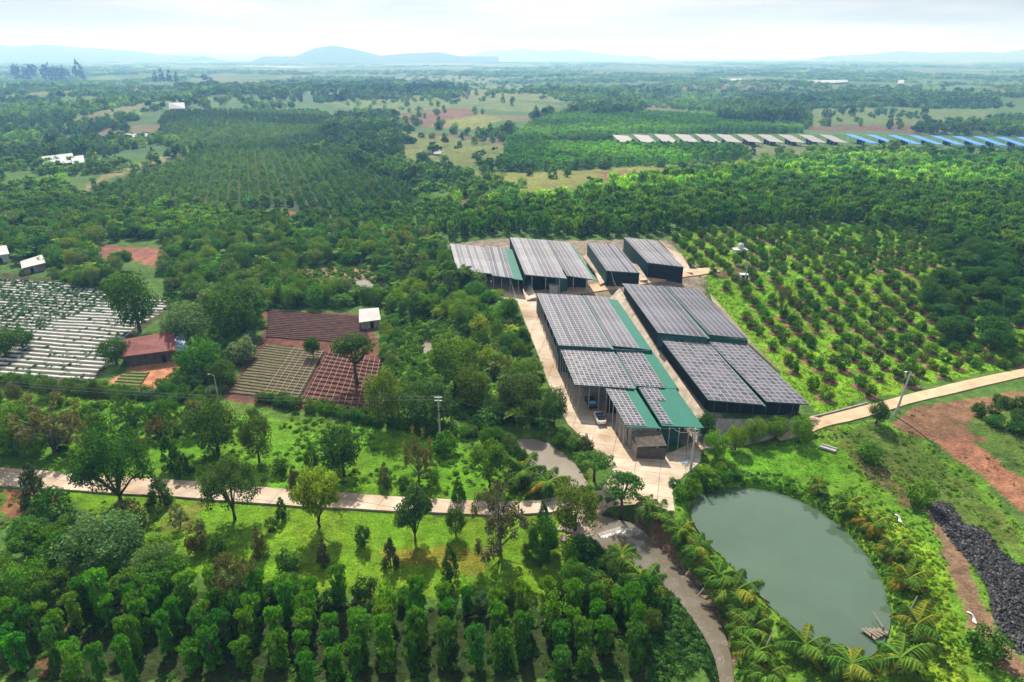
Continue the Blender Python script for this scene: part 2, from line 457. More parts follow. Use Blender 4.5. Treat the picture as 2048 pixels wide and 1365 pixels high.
def part(name, mb, m, parent, smooth=False, **kw):
    """mesh given in world coordinates, parented to a thing standing unrotated at its own place"""
    off = Vector(parent.location)
    if parent.parent is not None: off = off + Vector(parent.parent.location)
    mb.v = [(v[0] - off.x, v[1] - off.y, v[2] - off.z) for v in mb.v]
    return ob(name, mb.mesh(name, m, smooth), parent, **kw)

def sheet(name, poly, m, lift, kind='structure', step=1.5, skirt=0.0, parent=None, zfun=None):
    """an outline laid over the ground as a sheet, cut into cells so that it follows the ground"""
    import bmesh
    bm = bmesh.new()
    vs = [bm.verts.new((p[0], p[1], 0)) for p in poly]
    bm.faces.new(vs)
    xs = [p[0] for p in poly]; ys = [p[1] for p in poly]
    for ax, lo, hi in ((0, min(xs), max(xs)), (1, min(ys), max(ys))):
        a = lo + step
        while a < hi:
            no = (1, 0, 0) if ax == 0 else (0, 1, 0); co = (a, 0, 0) if ax == 0 else (0, a, 0)
            bmesh.ops.bisect_plane(bm, geom=bm.verts[:] + bm.edges[:] + bm.faces[:], plane_co=co, plane_no=no, dist=1e-5)
            a += step
    bmesh.ops.triangulate(bm, faces=[f for f in bm.faces if len(f.verts) > 4])
    co = np.array([v.co[:] for v in bm.verts])
    z = (T(co[:, 0], co[:, 1]) if zfun is None else zfun(co[:, 0], co[:, 1])) + lift
    for v, zz in zip(bm.verts, z): v.co.z = zz
    bmesh.ops.recalc_face_normals(bm, faces=bm.faces[:])
    if sum(f.normal.z for f in bm.faces) < 0: bmesh.ops.reverse_faces(bm, faces=bm.faces[:])
    if skirt:
        ed = [e for e in bm.edges if e.is_boundary]
        r = bmesh.ops.extrude_edge_only(bm, edges=ed)
        for v in r['geom']:
            if isinstance(v, bmesh.types.BMVert): v.co.z -= skirt
    me = bpy.data.meshes.new(name); bm.to_mesh(me); bm.free()
    me.materials.append(m)
    me.polygons.foreach_set('use_smooth', np.full(len(me.polygons), not skirt))
    return ob(name, me, parent, **({'kind': kind} if parent is None else {}))

# ------------------------------------------------------------------ the ground: one sheet out to the horizon
ZONES = []      # (outline in the photo, colour, edge wobble in metres)
def zone(px, col, wob=1.5): ZONES.append((GP(px), col, wob))

LAWN = (.105, .215, .012)
LIME = (.135, .235, .014)
SCRUB = (.055, .11, .020)
REDSOIL = (.20, .085, .052)
BROWN = (.165, .105, .065)
UPPER_LAWN = [(0, 790), (240, 800), (420, 820), (545, 840), (760, 850), (960, 900), (1030, 960), (1100, 990), (1080, 1008), (1000, 1006), (700, 990), (400, 962), (180, 948), (0, 936)]
LOWER_LAWN = [(110, 985), (300, 994), (600, 1014), (900, 1035), (1110, 1032), (1185, 1085), (1240, 1140), (1180, 1190), (980, 1205), (700, 1195), (420, 1170), (270, 1090)]
PEPPER = [(0, 1215), (290, 1195), (450, 1190), (700, 1212), (1000, 1225), (1180, 1215), (1290, 1210), (1340, 1250), (1345, 1365), (0, 1365)]
BANK = [(1185, 1085), (1230, 1112), (1330, 1165), (1385, 1225), (1420, 1285), (1438, 1365), (1300, 1375), (1280, 1200), (1150, 1120)]
RIGHT_BANK = [(1390, 960), (1400, 905), (1620, 868), (1760, 838), (1850, 880), (1960, 960), (2048, 1060), (2060, 1380), (1480, 1380), (1450, 1250), (1360, 1120), (1340, 1010)]
ORCHARD = [(1345, 470), (1500, 455), (1700, 450), (1850, 470), (2060, 560), (2060, 730), (1830, 770), (1640, 828), (1610, 800), (1500, 680), (1405, 570), (1380, 540)]
zone([(-60, 780), (560, 780), (1000, 850), (1140, 870), (1200, 1010), (0, 1020)], (.06, .12, .016), 3)
zone(UPPER_LAWN, (.070, .175, .008), 1.2)
zone(LOWER_LAWN, (.082, .178, .008), 1.2)
zone([(0, 985), (130, 985), (110, 1010), (40, 1030), (0, 1030)], (.16, .075, .035), 1.5)
zone([(330, 1010), (420, 1012), (400, 1050), (340, 1060)], (.09, .12, .018), 2)
zone([(730, 1110), (800, 1130), (940, 1150), (1000, 1120), (930, 1090)], (.13, .15, .015), 2)
zone(PEPPER, (.022, .040, .009), 1)
zone([(60, 1250), (130, 1240), (160, 1330), (60, 1365)], (.11, .07, .03), 1.5)
zone([(1150, 1000), (1215, 1026), (1290, 1040), (1345, 1100), (1395, 1150), (1440, 1205), (1470, 1275), (1485, 1380), (1435, 1380), (1405, 1290), (1365, 1225), (1320, 1175), (1265, 1145), (1200, 1115), (1165, 1080)], (.075, .055, .035), .5)
zone(BANK, (.05, .13, .02), .6)
zone([(1320, 1030), (1380, 1080), (1480, 1190), (1530, 1270), (1560, 1340), (1470, 1380), (1462, 1290), (1420, 1210), (1330, 1120), (1290, 1070)], (.19, .115, .072), .8)
zone(RIGHT_BANK, (.085, .185, .014), 1.0)
SMOOTH = [(1405, 905), (1620, 872), (1690, 895), (1700, 950), (1600, 985), (1480, 962)]
zone(SMOOTH, (.07, .18, .010), .8)
zone([(1650, 1040), (1760, 1020), (1830, 1060), (1900, 1150), (1940, 1365), (1870, 1365), (1850, 1230), (1740, 1110)], LIME, 1.2)
zone([(1660, 860), (1760, 850), (1850, 900), (1960, 990), (2048, 1080), (2048, 1120), (1940, 1050), (1800, 960), (1700, 900)], (.075, .12, .02), 2)
zone([(1700, 905), (1760, 925), (1850, 1010), (1800, 1010), (1740, 960)], (.11, .095, .035), 1.2)
zone([(1850, 1010), (1885, 1010), (1930, 1110), (1985, 1250), (2060, 1330), (2060, 1365), (1990, 1330), (1940, 1250), (1900, 1140)], BROWN, .8)
zone([(1780, 850), (1830, 815), (1960, 795), (2060, 780), (2060, 900), (1990, 880), (1900, 885), (1860, 880), (1820, 870)], (.17, .095, .055), .8)
zone([(1870, 882), (1925, 872), (1985, 915), (2060, 965), (2060, 1040), (1960, 945), (1905, 915)], (.24, .11, .065), .6)
zone([(1925, 850), (2060, 800), (2060, 945), (1985, 900)], (.07, .12, .02), 1.5)
zone(ORCHARD, (.105, .225, .010), 2)
zone([(1400, 560), (1440, 560), (1560, 700), (1640, 790), (1615, 800), (1500, 670)], (.11, .23, .012), .8)
for _k in range(8):
    _x, _y = random.uniform(1450, 1950), random.uniform(500, 790)
    _w, _h = random.uniform(14, 34), random.uniform(4, 9)
    if inside(ORCHARD, np.array([_x]), np.array([_y]))[0]: zone([(_x - _w, _y), (_x, _y - _h), (_x + _w, _y), (_x, _y + _h)], random.choice([(.12, .085, .05), (.10, .12, .025), (.13, .15, .03)]), 1.2)
zone([(1420, 545), (1520, 525), (1530, 540), (1440, 560)], (.12, .07, .05), 1)
zone([(1050, 540), (1180, 590), (1110, 600), (1140, 700), (1250, 860), (1420, 900), (1440, 830), (1410, 580), (1420, 540), (1300, 480), (900, 490), (930, 560)], (.20, .165, .125), 1)
zone([(0, 545), (130, 562), (250, 590), (345, 600), (340, 620), (260, 680), (220, 730), (185, 775), (0, 765)], (.045, .055, .022), .6)
zone([(215, 770), (260, 735), (340, 715), (370, 735), (350, 765), (290, 785), (220, 785)], (.36, .16, .085), .8)
zone([(0, 757), (190, 770), (200, 780), (0, 768)], (.27, .12, .07), .4)
zone([(190, 490), (420, 500), (430, 525), (330, 540), (260, 520), (190, 515)], (.19, .085, .06), 1.5)
zone([(520, 618), (725, 630), (765, 690), (750, 840), (440, 800), (460, 770), (520, 690), (530, 650)], (.125, .052, .038), .6)
zone([(810, 640), (900, 645), (890, 740), (860, 790), (800, 790), (800, 720)], (.075, .17, .02), 1.5)
zone([(590, 540), (640, 530), (760, 540), (770, 570), (680, 570), (600, 570)], (.21, .145, .08), 1.5)
# farther fields
FAR_OPEN = []
def farzone(px, col, wob=4, open_=True):
    col = tuple(q * .74 for q in col)
    ZONES.append((GP(px), col, wob))
    if open_: FAR_OPEN.append(GP(px)); FAR_OPEN.append(GP([(x, y + (y - 113) * .065) for x, y in px]))
farzone([(800, 262), (1010, 285), (1010, 312), (940, 335), (820, 335), (800, 300)], (.13, .17, .045), 6)
farzone([(795, 232), (900, 212), (985, 228), (880, 258), (800, 250)], (.17, .10, .065), 6)
farzone([(860, 250), (960, 228), (1010, 240), (950, 262)], (.17, .21, .05), 6)
farzone([(820, 262), (1000, 278), (1010, 288), (900, 275)], (.14, .085, .06), 3)
farzone([(905, 345), (1080, 345), (1240, 335), (1520, 317), (1530, 330), (1300, 348), (1180, 372), (1060, 390), (960, 360)], (.17, .20, .045), 6)
farzone([(1195, 345), (1268, 338), (1258, 366), (1205, 362)], (.19, .10, .06), 4)
farzone([(1620, 218), (1800, 216), (1990, 222), (1960, 250), (1620, 252)], (.11, .17, .05), 8)
farzone([(1610, 253), (1985, 251), (1990, 264), (1620, 263)], (.15, .09, .07), 6)
farzone([(640, 205), (800, 196), (950, 195), (1130, 212), (1080, 225), (900, 215), (800, 228)], (.12, .18, .06), 10)
farzone([(900, 185), (1100, 190), (1135, 205), (1000, 200)], (.14, .19, .07), 10)
farzone([(780, 155), (920, 152), (1020, 158), (960, 168), (800, 166)], (.13, .18, .07), 20)
farzone([(930, 172), (1060, 168), (1050, 180), (940, 182)], (.13, .17, .07), 12)
farzone([(1480, 288), (1620, 288), (1605, 310), (1510, 312)], (.13, .17, .07), 4)
farzone([(1640, 335), (1830, 345), (1840, 353), (1640, 347)], (.15, .19, .06), 4)
farzone([(140, 238), (280, 208), (300, 214), (170, 245)], (.15, .17, .07), 8)
farzone([(375, 298), (205, 350), (150, 385), (160, 390), (215, 358), (382, 304)], (.23, .20, .10), 2)
farzone([(570, 430), (590, 405), (600, 408), (585, 435)], (.24, .11, .07), 1)
farzone([(850, 395), (950, 398), (1000, 412), (880, 412)], (.19, .10, .07), 3)
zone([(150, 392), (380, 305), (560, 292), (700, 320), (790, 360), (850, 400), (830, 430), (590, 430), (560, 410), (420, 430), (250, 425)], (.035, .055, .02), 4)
farzone([(740, 370), (790, 375), (780, 385), (745, 380)], (.16, .10, .07), 2, False)

COLS, ROWS_A, ROWS_B = 520, 620, 200
ya = 36 * (330 / 36) ** np.linspace(0, 1, ROWS_A)
yb = 330 * (32000 / 330) ** np.linspace(0, 1, ROWS_B + 1)[1:]
yy = np.concatenate([[-150, -40, 10], ya, yb])
uu = np.linspace(-1, 1, COLS)
uu = uu * (.98 + .42 * np.abs(uu) ** 3)
half = np.maximum(yy, 36)
GX = uu[None, :] * half[:, None] * np.where(yy < 36, 3, 1)[:, None]
GY = np.repeat(yy[:, None], COLS, 1)
gx, gy = GX.ravel(), GY.ravel()
gz = T(gx, gy)
col = np.empty((len(gx), 3)); col[:] = SCRUB
far = gy > 380
# patchwork of plots on the plain
wx = gx + (fbm(gx / 300, gy / 300, 21, 2) - .5) * 160; wy = gy + (fbm(gx / 300, gy / 300, 22, 2) - .5) * 160
cell = 90 + 0.03 * gy
cx, cy = np.floor(wx / 190), np.floor(wy / 120)
hv = np.sin(cx * 12.9898 + cy * 78.233) * 43758.5453; hv = hv - np.floor(hv)
pal = np.array([(.05, .10, .03), (.06, .115, .035), (.04, .085, .03), (.075, .125, .04), (.05, .10, .035), (.10, .145, .05), (.06, .11, .04), (.11, .095, .055)])
pc = pal[(hv * 7.99).astype(int)]
k = sstep((gy - 380) / 250)[:, None]
col = col * (1 - k) + pc * k
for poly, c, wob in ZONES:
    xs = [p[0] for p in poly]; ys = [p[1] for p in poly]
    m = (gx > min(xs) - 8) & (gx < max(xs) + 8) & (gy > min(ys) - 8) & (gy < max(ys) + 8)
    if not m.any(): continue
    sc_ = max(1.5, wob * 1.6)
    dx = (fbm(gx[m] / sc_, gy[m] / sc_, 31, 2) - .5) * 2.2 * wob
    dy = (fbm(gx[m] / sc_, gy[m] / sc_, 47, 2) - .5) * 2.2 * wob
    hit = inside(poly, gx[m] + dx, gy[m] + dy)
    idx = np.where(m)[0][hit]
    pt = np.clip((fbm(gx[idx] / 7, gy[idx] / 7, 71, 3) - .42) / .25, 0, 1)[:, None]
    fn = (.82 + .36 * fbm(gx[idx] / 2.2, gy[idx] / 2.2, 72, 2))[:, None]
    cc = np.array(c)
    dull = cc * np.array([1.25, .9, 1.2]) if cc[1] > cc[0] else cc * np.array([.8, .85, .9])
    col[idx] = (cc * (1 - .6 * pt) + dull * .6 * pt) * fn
nr = len(yy)
ii = (np.arange(nr - 1)[:, None] * COLS + np.arange(COLS - 1)[None, :]).ravel()
faces = np.stack([ii, ii + 1, ii + COLS + 1, ii + COLS], 1)
gm = bpy.data.materials.new('ground'); gm.use_nodes = True
nt = gm.node_tree; b = nt.nodes['Principled BSDF']
b.inputs['Roughness'].default_value = .95; b.inputs['Specular IOR Level'].default_value = .08
at = nt.nodes.new('ShaderNodeAttribute'); at.attribute_name = 'cover'
tc = nt.nodes.new('ShaderNodeTexCoord')
prev = at.outputs['Color']
for scl, lo, hi in ((.035, .78, 1.22), (.45, .62, 1.38), (2.6, .62, 1.38)):
    n = nt.nodes.new('ShaderNodeTexNoise'); n.inputs['Scale'].default_value = scl; n.inputs['Detail'].default_value = 5; n.inputs['Roughness'].default_value = .65
    nt.links.new(tc.outputs['Object'], n.inputs['Vector'])
    r = nt.nodes.new('ShaderNodeMapRange'); r.inputs['From Min'].default_value = .32; r.inputs['From Max'].default_value = .68
    r.inputs['To Min'].default_value = lo; r.inputs['To Max'].default_value = hi
    nt.links.new(n.outputs['Fac'], r.inputs['Value'])
    s = nt.nodes.new('ShaderNodeVectorMath'); s.operation = 'SCALE'
    nt.links.new(prev, s.inputs[0]); nt.links.new(r.outputs['Result'], s.inputs['Scale'])
    prev = s.outputs['Vector']
nt.links.new(prev, b.inputs['Base Color'])
bp = nt.nodes.new('ShaderNodeBump'); bp.inputs['Strength'].default_value = .9; bp.inputs['Distance'].default_value = .25
nb = nt.nodes.new('ShaderNodeTexNoise'); nb.inputs['Scale'].default_value = 2.2; nb.inputs['Detail'].default_value = 5
nt.links.new(tc.outputs['Object'], nb.inputs['Vector']); nt.links.new(nb.outputs['Fac'], bp.inputs['Height']); nt.links.new(bp.outputs['Normal'], b.inputs['Normal'])
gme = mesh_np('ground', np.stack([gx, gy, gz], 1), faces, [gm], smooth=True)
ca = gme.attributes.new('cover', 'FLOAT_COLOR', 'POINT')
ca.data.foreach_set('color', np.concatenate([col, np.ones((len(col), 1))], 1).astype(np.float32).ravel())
ground = ob('ground', gme, kind='structure')

# far hills: long mounds standing on the plain
def hills(dist, prof, depth, m, seed):
    """prof: photo points of the crest line; a ridge of real depth at this distance"""
    xs = np.linspace(prof[0][0], prof[-1][0], 150)
    ys = np.interp(xs, [p[0] for p in prof], [p[1] for p in prof])
    X = (xs - CX) / F * dist / _c * 1.0
    rise = np.maximum(0, (113.5 - ys)) / F * dist + 0.0
    H = rise + CAMZ
    vs, fs = [], []
    R = 13
    for j in range(R):
        v = j / (R - 1) * 2 - 1
        yo = dist + v * depth
        fall = (1 - abs(v)) ** .8
        nz = (fbm(X / (dist * .03) + j * .9, np.full_like(X, yo / 700), seed, 3) - .5) * .22
        z = H * np.clip(fall * (1 + nz * (1 - fall) * 2), 0, None) - 30 * (1 - fall)
        for xx, zz in zip(X, z): vs.append((xx * (1 + v * depth / dist * .3), yo, zz))
    n = len(X)
    for j in range(R - 1):
        for i in range(n - 1): fs.append((j * n + i, j * n + i + 1, (j + 1) * n + i + 1, (j + 1) * n + i))
    ob('hills', mesh_np('hills', vs, fs, [m], smooth=True), kind='structure')
M['hill'] = mat('wooded_hillside', (.035, .06, .035), .95, .05, noise=(.004, .35))
hills(9500, [(-250, 95), (-120, 84), (0, 89), (70, 95), (135, 90), (180, 97), (235, 93), (300, 99), (370, 103), (430, 110), (500, 113.5)], 1500, M['hill'], 2)
hills(7600, [(600, 125), (650, 115), (690, 99), (722, 95), (760, 102), (800, 112), (850, 108), (900, 106), (930, 112), (1000, 121)], 900, M['hill'], 5)
hills(15500, [(380, 113.4), (480, 106), (560, 108), (640, 110), (720, 113.4)], 1500, M['hill'], 6)
hills(13000, [(940, 113.4), (985, 103), (1040, 101), (1100, 104), (1125, 100), (1150, 105), (1210, 112), (1260, 113.4)], 1500, M['hill'], 7)
hills(11500, [(1560, 113.4), (1640, 109), (1680, 104), (1740, 107), (1800, 105), (1860, 107), (1900, 100), (1960, 103), (2048, 96), (2200, 92), (2350, 105)], 1500, M['hill'], 9)
lk = [P(x, y, -4) for x, y in [(372, 134), (470, 130.5), (560, 132), (640, 134.5), (560, 137.5), (450, 137)]]
LAKE_Z = 1.0
def flat_water(name, poly, z, m, lab=None):
    return ob(name, mesh_np(name, [(p[0], p[1], z) for p in poly], [tuple(range(len(poly)))], [m]), kind='structure')
flat_water('lake', smooth_closed([P(x, y, LAKE_Z) for x, y in [(372, 134), (470, 130.5), (560, 132), (720, 134.5), (560, 137.5), (450, 137.5)]]), LAKE_Z, M['lake'])
flat_water('lake', smooth_closed([P(x, y, 9) for x, y in [(655, 187), (760, 190), (840, 193), (760, 193.5), (655, 189.5)]]), 9, M['lake'])
_q = GP([(835, 303), (890, 301), (888, 309), (840, 309)]); _z = max(Tz(*p) for p in _q) + .3
flat_water('small_pond', smooth_closed(_q), _z - .2, M['pool'])

def grown(poly, d):
    cx_ = sum(p[0] for p in poly) / len(poly); cy_ = sum(p[1] for p in poly) / len(poly)
    return [(cx_ + (p[0] - cx_) * (1 + d / max(3, math.hypot(p[0] - cx_, p[1] - cy_))), cy_ + (p[1] - cy_) * (1 + d / max(3, math.hypot(p[0] - cx_, p[1] - cy_)))) for p in poly]
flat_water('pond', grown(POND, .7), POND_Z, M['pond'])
flat_water('muddy_pool', grown(POOL, .6), POOL_Z, M['pool'])
for q in PUDDLES: flat_water('puddle', grown(q, .4), -.2, M['pool'])
# stream: upper reach stands a step higher than the lower one, with white water on the sill
ob('stream', mesh_np('stream', [(p[0], p[1], STREAM_Z) for p in STREAM], [tuple(range(len(STREAM)))], [M['stream']]), kind='structure')

# ------------------------------------------------------------------ roads, yard and lane
def strip_poly(a, b): return GP(a) + GP(b)[::-1]
road_a = [(-80, 932), (0, 938), (180, 953), (400, 966), (600, 984), (800, 997), (1000, 1008), (1080, 1004), (1140, 990), (1200, 985)]
road_b = [(-80, 970), (0, 974), (180, 986), (400, 1000), (600, 1016), (800, 1026), (1000, 1034), (1100, 1028), (1150, 1020), (1215, 1018)]
sheet('road', strip_poly(road_a, road_b), M['concrete'], .32, skirt=.9, step=2.0)
yard = GP([(1215, 1018), (1200, 985), (1228, 945), (1195, 905), (1136, 850), (1100, 775), (1072, 700), (1050, 645), (1034, 602), (985, 598), (935, 572), (930, 556), (1040, 560), (1065, 590),
           (1078, 596), (1090, 640), (1110, 690), (1140, 760), (1190, 780), (1215, 800), (1250, 860), (1270, 900), (1300, 912), (1345, 905), (1395, 880), (1440, 862), (1560, 850), (1575, 866),
           (1490, 892), (1405, 900), (1400, 925), (1360, 960), (1345, 985), (1350, 1030), (1310, 1012), (1250, 1012)])
sheet('yard', yard, M['concrete'], .10, step=1.2)
r2a = [(1545, 862), (1600, 846), (1700, 820), (1800, 795), (1900, 770), (2060, 735), (2140, 716)]
r2b = [(1560, 882), (1620, 868), (1700, 844), (1800, 815), (1900, 790), (2060, 752), (2140, 732)]
sheet('road', strip_poly(r2a, r2b), M['dirtroad'], .22, skirt=.5, step=1.5)
r3a = [(1060, 583), (1150, 575), (1220, 565), (1300, 552), (1380, 540), (1430, 536)]
r3b = [(1062, 597), (1150, 590), (1240, 578), (1310, 566), (1390, 553), (1440, 545)]
sheet('road', strip_poly(r3a, r3b), M['dirtroad'], .25, skirt=.4, step=1.5)

# ------------------------------------------------------------------ solar sheds
def corners(q, zr, zf):
    """photo corners TL TR BR BL, rear edge at zr and front edge at zf"""
    return [P3(*q[0], zr), P3(*q[1], zr), P3(*q[2], zf), P3(*q[3], zf)]

def affine(c):
    o = c[0]; u = ((c[1] - c[0]) + (c[2] - c[3])) / 2; v = ((c[3] - c[0]) + (c[2] - c[1])) / 2
    o = (c[0] + c[1] + c[2] + c[3]) / 4 - u / 2 - v / 2
    return o, u, v

def slab(mb, o, u, v, z0, z1, mi=0):
    q = [o, o + v, o + u + v, o + u]
    n = Vector((0, 0, 1))
    return mb.hexa([p + n * z0 for p in q], [p + n * z1 for p in q], mi)

def panel_geo(mb, u, v, base, lift=.10, fv=1.0, gapv=.955):
    n = u.cross(v).normalized()
    if n.z < 0: n = -n
    o = base - u / 2 - v / 2
    gu, gv = u * .965, v * gapv
    q0 = [base + gu * a + gv * b_ for a, b_ in ((-.5, -.5), (-.5, .5), (.5, .5), (.5, -.5))]
    fw = .045
    lu, lv_ = max(.2, u.length), max(.2, v.length)
    iu, iv = .5 - fw / lu, .5 - fw / lv_ * fv
    q1 = [base + gu * a + gv * b_ for a, b_ in ((-iu, -iv), (-iu, iv), (iu, iv), (iu, -iv))]
    vs = [p + n * lift for p in q0] + [p + n * (lift + .04) for p in q0] + [p + n * (lift + .036) for p in q1]
    fs = [(0, 1, 5, 4), (1, 2, 6, 5), (2, 3, 7, 6), (3, 0, 4, 7), (4, 5, 9, 8), (5, 6, 10, 9), (6, 7, 11, 10), (7, 4, 8, 11)]
    mb.add(vs, fs, 0); mb.add([vs[8], vs[9], vs[10], vs[11]], [(0, 1, 2, 3)], 1)

class Shed:
    def __init__(s, label, q, zr, zf, group, ground=None):
        c = corners(q, zr, zf)
        ctr = sum(c, Vector()) / 4
        s.root = thing('solar_shed', label, 'shed', (ctr.x, ctr.y, Tz(ctr.x, ctr.y)), group=group)
        s.off = Vector(s.root.location)
    def roof(s, q, zr, zf, m, label=None, name='roof_sheet'):
        o, u, v = affine(corners(q, zr, zf))
        mb = MB(); slab(mb, o, u, v, -.12, 0)
        r = part(name, mb, M[m], s.root); 
        if label: r['label'] = label
        return o, u, v
    def bay(s, q, zr, zf, nc, nr, single, glass='glass', skip=None, under='greenmetal', fv=.35, gapv=.985):
        o, u, v = s.roof(q, zr, zf, under)
        pu, pv = u / nc, v / nr
        if single:
            mb = MB(); panel_geo(mb, pu, pv, Vector((0, 0, 0)))
            me = mb.mesh('solar_panel', [M['frame'], M[glass]])
            for i in range(nc):
                for j in range(nr):
                    if skip and skip(i, j): continue
                    p = ob('solar_panel', me, s.root); p.location = o + pu * (i + .5) + pv * (j + .5) - s.off
        else:
            mb = MB()
            for j in range(nr): panel_geo(mb, pu, pv, pv * (j + .5 - nr / 2), fv=fv, gapv=gapv)
            me = mb.mesh('panel_strip', [M['frame'], M[glass]])
            for i in range(nc):
                p = ob('panel_strip', me, s.root); p.location = o + pu * (i + .5) + v / 2 - s.off
        return o, u, v
    def wall(s, a, b_, m, down=None, za=0, zb=0, th=.12, name='wall'):
        """from two eave points straight down to the ground (or to the given heights)"""
        a, b_ = Vector(a), Vector(b_)
        d = (b_ - a); nrm = Vector((-d.y, d.x, 0)).normalized() * th / 2
        ga = Tz(a.x, a.y) - .2 if down is None else down; gb = Tz(b_.x, b_.y) - .2 if down is None else down
        a0, b0 = Vector((a.x, a.y, ga)), Vector((b_.x, b_.y, gb))
        a1, b1 = a - Vector((0, 0, .14)), b_ - Vector((0, 0, .14))
        mb = MB(); mb.hexa([a0 - nrm, b0 - nrm, b0 + nrm, a0 + nrm], [a1 - nrm, b1 - nrm, b1 + nrm, a1 + nrm])
        return part(name, mb, M[m], s.root)
    def posts(s, a, b_, n, m='steel', r=.09, inset=0.0):
        a, b_ = Vector(a), Vector(b_)
        for i in range(n):
            p = a.lerp(b_, (i + .5) / n); g = Tz(p.x, p.y)
            if p.z - g < .6: continue
            mb = MB(); mb.tube([(p.x, p.y, g - .2), (p.x, p.y, p.z - .13)], r, 6)
            part('post', mb, M[m], s.root)

def inset(p, c, f): return p.lerp(Vector((c.x, c.y, p.z)), f)

GRP = 'solar sheds round the concrete yard'
# front left row, nearest the yard
qA3l, qA3r = [(1212, 779), (1270, 779), (1322, 858), (1251, 853)], [(1275, 776), (1353, 777), (1407, 858), (1325, 850)]
a3 = Shed('small green roofed solar shed nearest the pond, half its roof bare', [(1212, 779), (1353, 777), (1407, 858), (1251, 853)], 5.6, 4.6, GRP)
o, u, v = a3.roof(qA3l, 5.6, 4.6, 'greenmetal')
def sub(o, u, v, u0, u1, v0, v1): return o + u * u0 + v * v0, u * (u1 - u0), v * (v1 - v0)
def panels_on(s, o, u, v, nc, nr, glass='glass'):
    mb = MB(); panel_geo(mb, u / nc, v / nr, Vector((0, 0, 0)))
    me = mb.mesh('solar_panel', [M['frame'], M[glass]])
    for i in range(nc):
        for j in range(nr):
            p = ob('solar_panel', me, s.root); p.location = o + u * (i + .5) / nc + v * (j + .5) / nr - s.off
panels_on(a3, *sub(o, u, v, .0, .62, .01, .97), 4, 15)
A3L = (o, u, v)
o, u, v = a3.roof(qA3r, 5.75, 4.75, 'greenmetal')
panels_on(a3, *sub(o, u, v, .02, .28, .02, .96), 2, 14)
panels_on(a3, *sub(o, u, v, .28, .50, .02, .36), 2, 5)
A3R = (o, u, v)
fl, fr = A3L[0] + A3L[2], A3R[0] + A3R[1] + A3R[2]
a3.posts(fl, fr, 8)
a3.posts(A3L[0], fl, 6); a3.posts(A3R[0] + A3R[1], fr, 5)
up = Vector((0, 0, -.1))
a3.wall(A3L[0] + A3L[1] * .08 + A3L[2] * .5, fl + A3L[1] * .10 - A3L[2] * .08, 'wallconc')
a3.wall(fl + A3L[1] * .12 - A3L[2] * .07, fl + A3L[1] * .98 - A3L[2] * .07, 'steel')
a3.wall(A3R[0] + A3R[2] * .90 + A3R[1] * .0, A3R[0] + A3R[2] * .90 + A3R[1] * .55, 'greendark')
a3.wall(A3R[0] + A3R[1] * .1 + A3R[2] * .45, A3R[0] + A3R[1] * .95 + A3R[2] * .45, 'net')
a3.wall(A3L[0] + A3L[1] * .1, A3L[0] + A3L[1] * .95, 'net')
# middle left
qA2l, qA2r, qA2g = [(1119, 697), (1226, 702), (1268, 779), (1150, 770)], [(1229, 699), (1283, 703), (1329, 777), (1273, 773)], [(1284, 703), (1304, 704), (1359, 777), (1330, 777)]
a2 = Shed('middle solar shed of the left row, green strip along its right side', [(1119, 697), (1304, 704), (1359, 777), (1150, 770)], 7.0, 5.9, GRP)
A2 = a2.bay(qA2l, 7.0, 5.9, 12, 16, True)
A2b = a2.bay(qA2r, 7.0, 5.9, 6, 16, True)
A2g = a2.roof(qA2g, 6.95, 5.8, 'greenmetal')
o, u, v = A2; g1 = o + u; 
mb = MB(); slab(mb, g1 - u * .02, (A2b[0] - g1) + u * .03, v, -.35, -.18); part('valley_gutter', mb, M['greendark'], a2.root)
a2.posts(A2[0] + A2[2], A2[0] + A2[2] + A2[1], 6); a2.posts(A2[0], A2[0] + A2[2], 6)
a2.wall(A2[0] + A2[1] * .1, A2g[0] + A2g[1], 'net')
a2.wall(A2[0] + A2[1] * .35 + A2[2] * .7, A2[0] + A2[1] * .98 + A2[2] * .7, 'wallconc')
a2.wall(A2g[0] + A2g[1], A2g[0] + A2g[1] + A2g[2], 'wallconc')
# rear left
qA1l, qA1r, qA1g = [(1073, 588), (1162, 592), (1222, 697), (1118, 692)], [(1164, 591), (1213, 596), (1277, 697), (1226, 694)], [(1213, 597), (1235, 601), (1304, 700), (1278, 698)]
a1 = Shed('rear solar shed of the left row, panels in long strips beside the lane', [(1073, 588), (1235, 601), (1304, 700), (1118, 692)], 9.4, 7.7, GRP)
A1 = a1.bay(qA1l, 9.4, 7.7, 9, 26, False, fv=.8, gapv=.97)
A1b = a1.bay(qA1r, 9.4, 7.7, 5, 26, False, 'glass_skygrey')
A1g = a1.roof(qA1g, 9.3, 7.6, 'greenmetal')
mb = MB(); slab(mb, A1[0] + A1[1] * .98, (A1b[0] - A1[0] - A1[1]) + A1[1] * .03, A1[2], -.35, -.18); part('valley_gutter', mb, M['greendark'], a1.root)
a1.posts(A1[0], A1[0] + A1[2], 7)
a1.wall(A1[0] + A1[2], A1g[0] + A1g[1] + A1g[2], 'greendark')
a1.wall(A1[0] + A1[1] * .15 + A1[2] * .0, A1[0] + A1[1] * .15 + A1[2], 'net')
a1.wall(A1[0], A1g[0] + A1g[1], 'wallconc')
a1.wall(A1g[0] + A1g[1], A1g[0] + A1g[1] + A1g[2], 'wallconc')
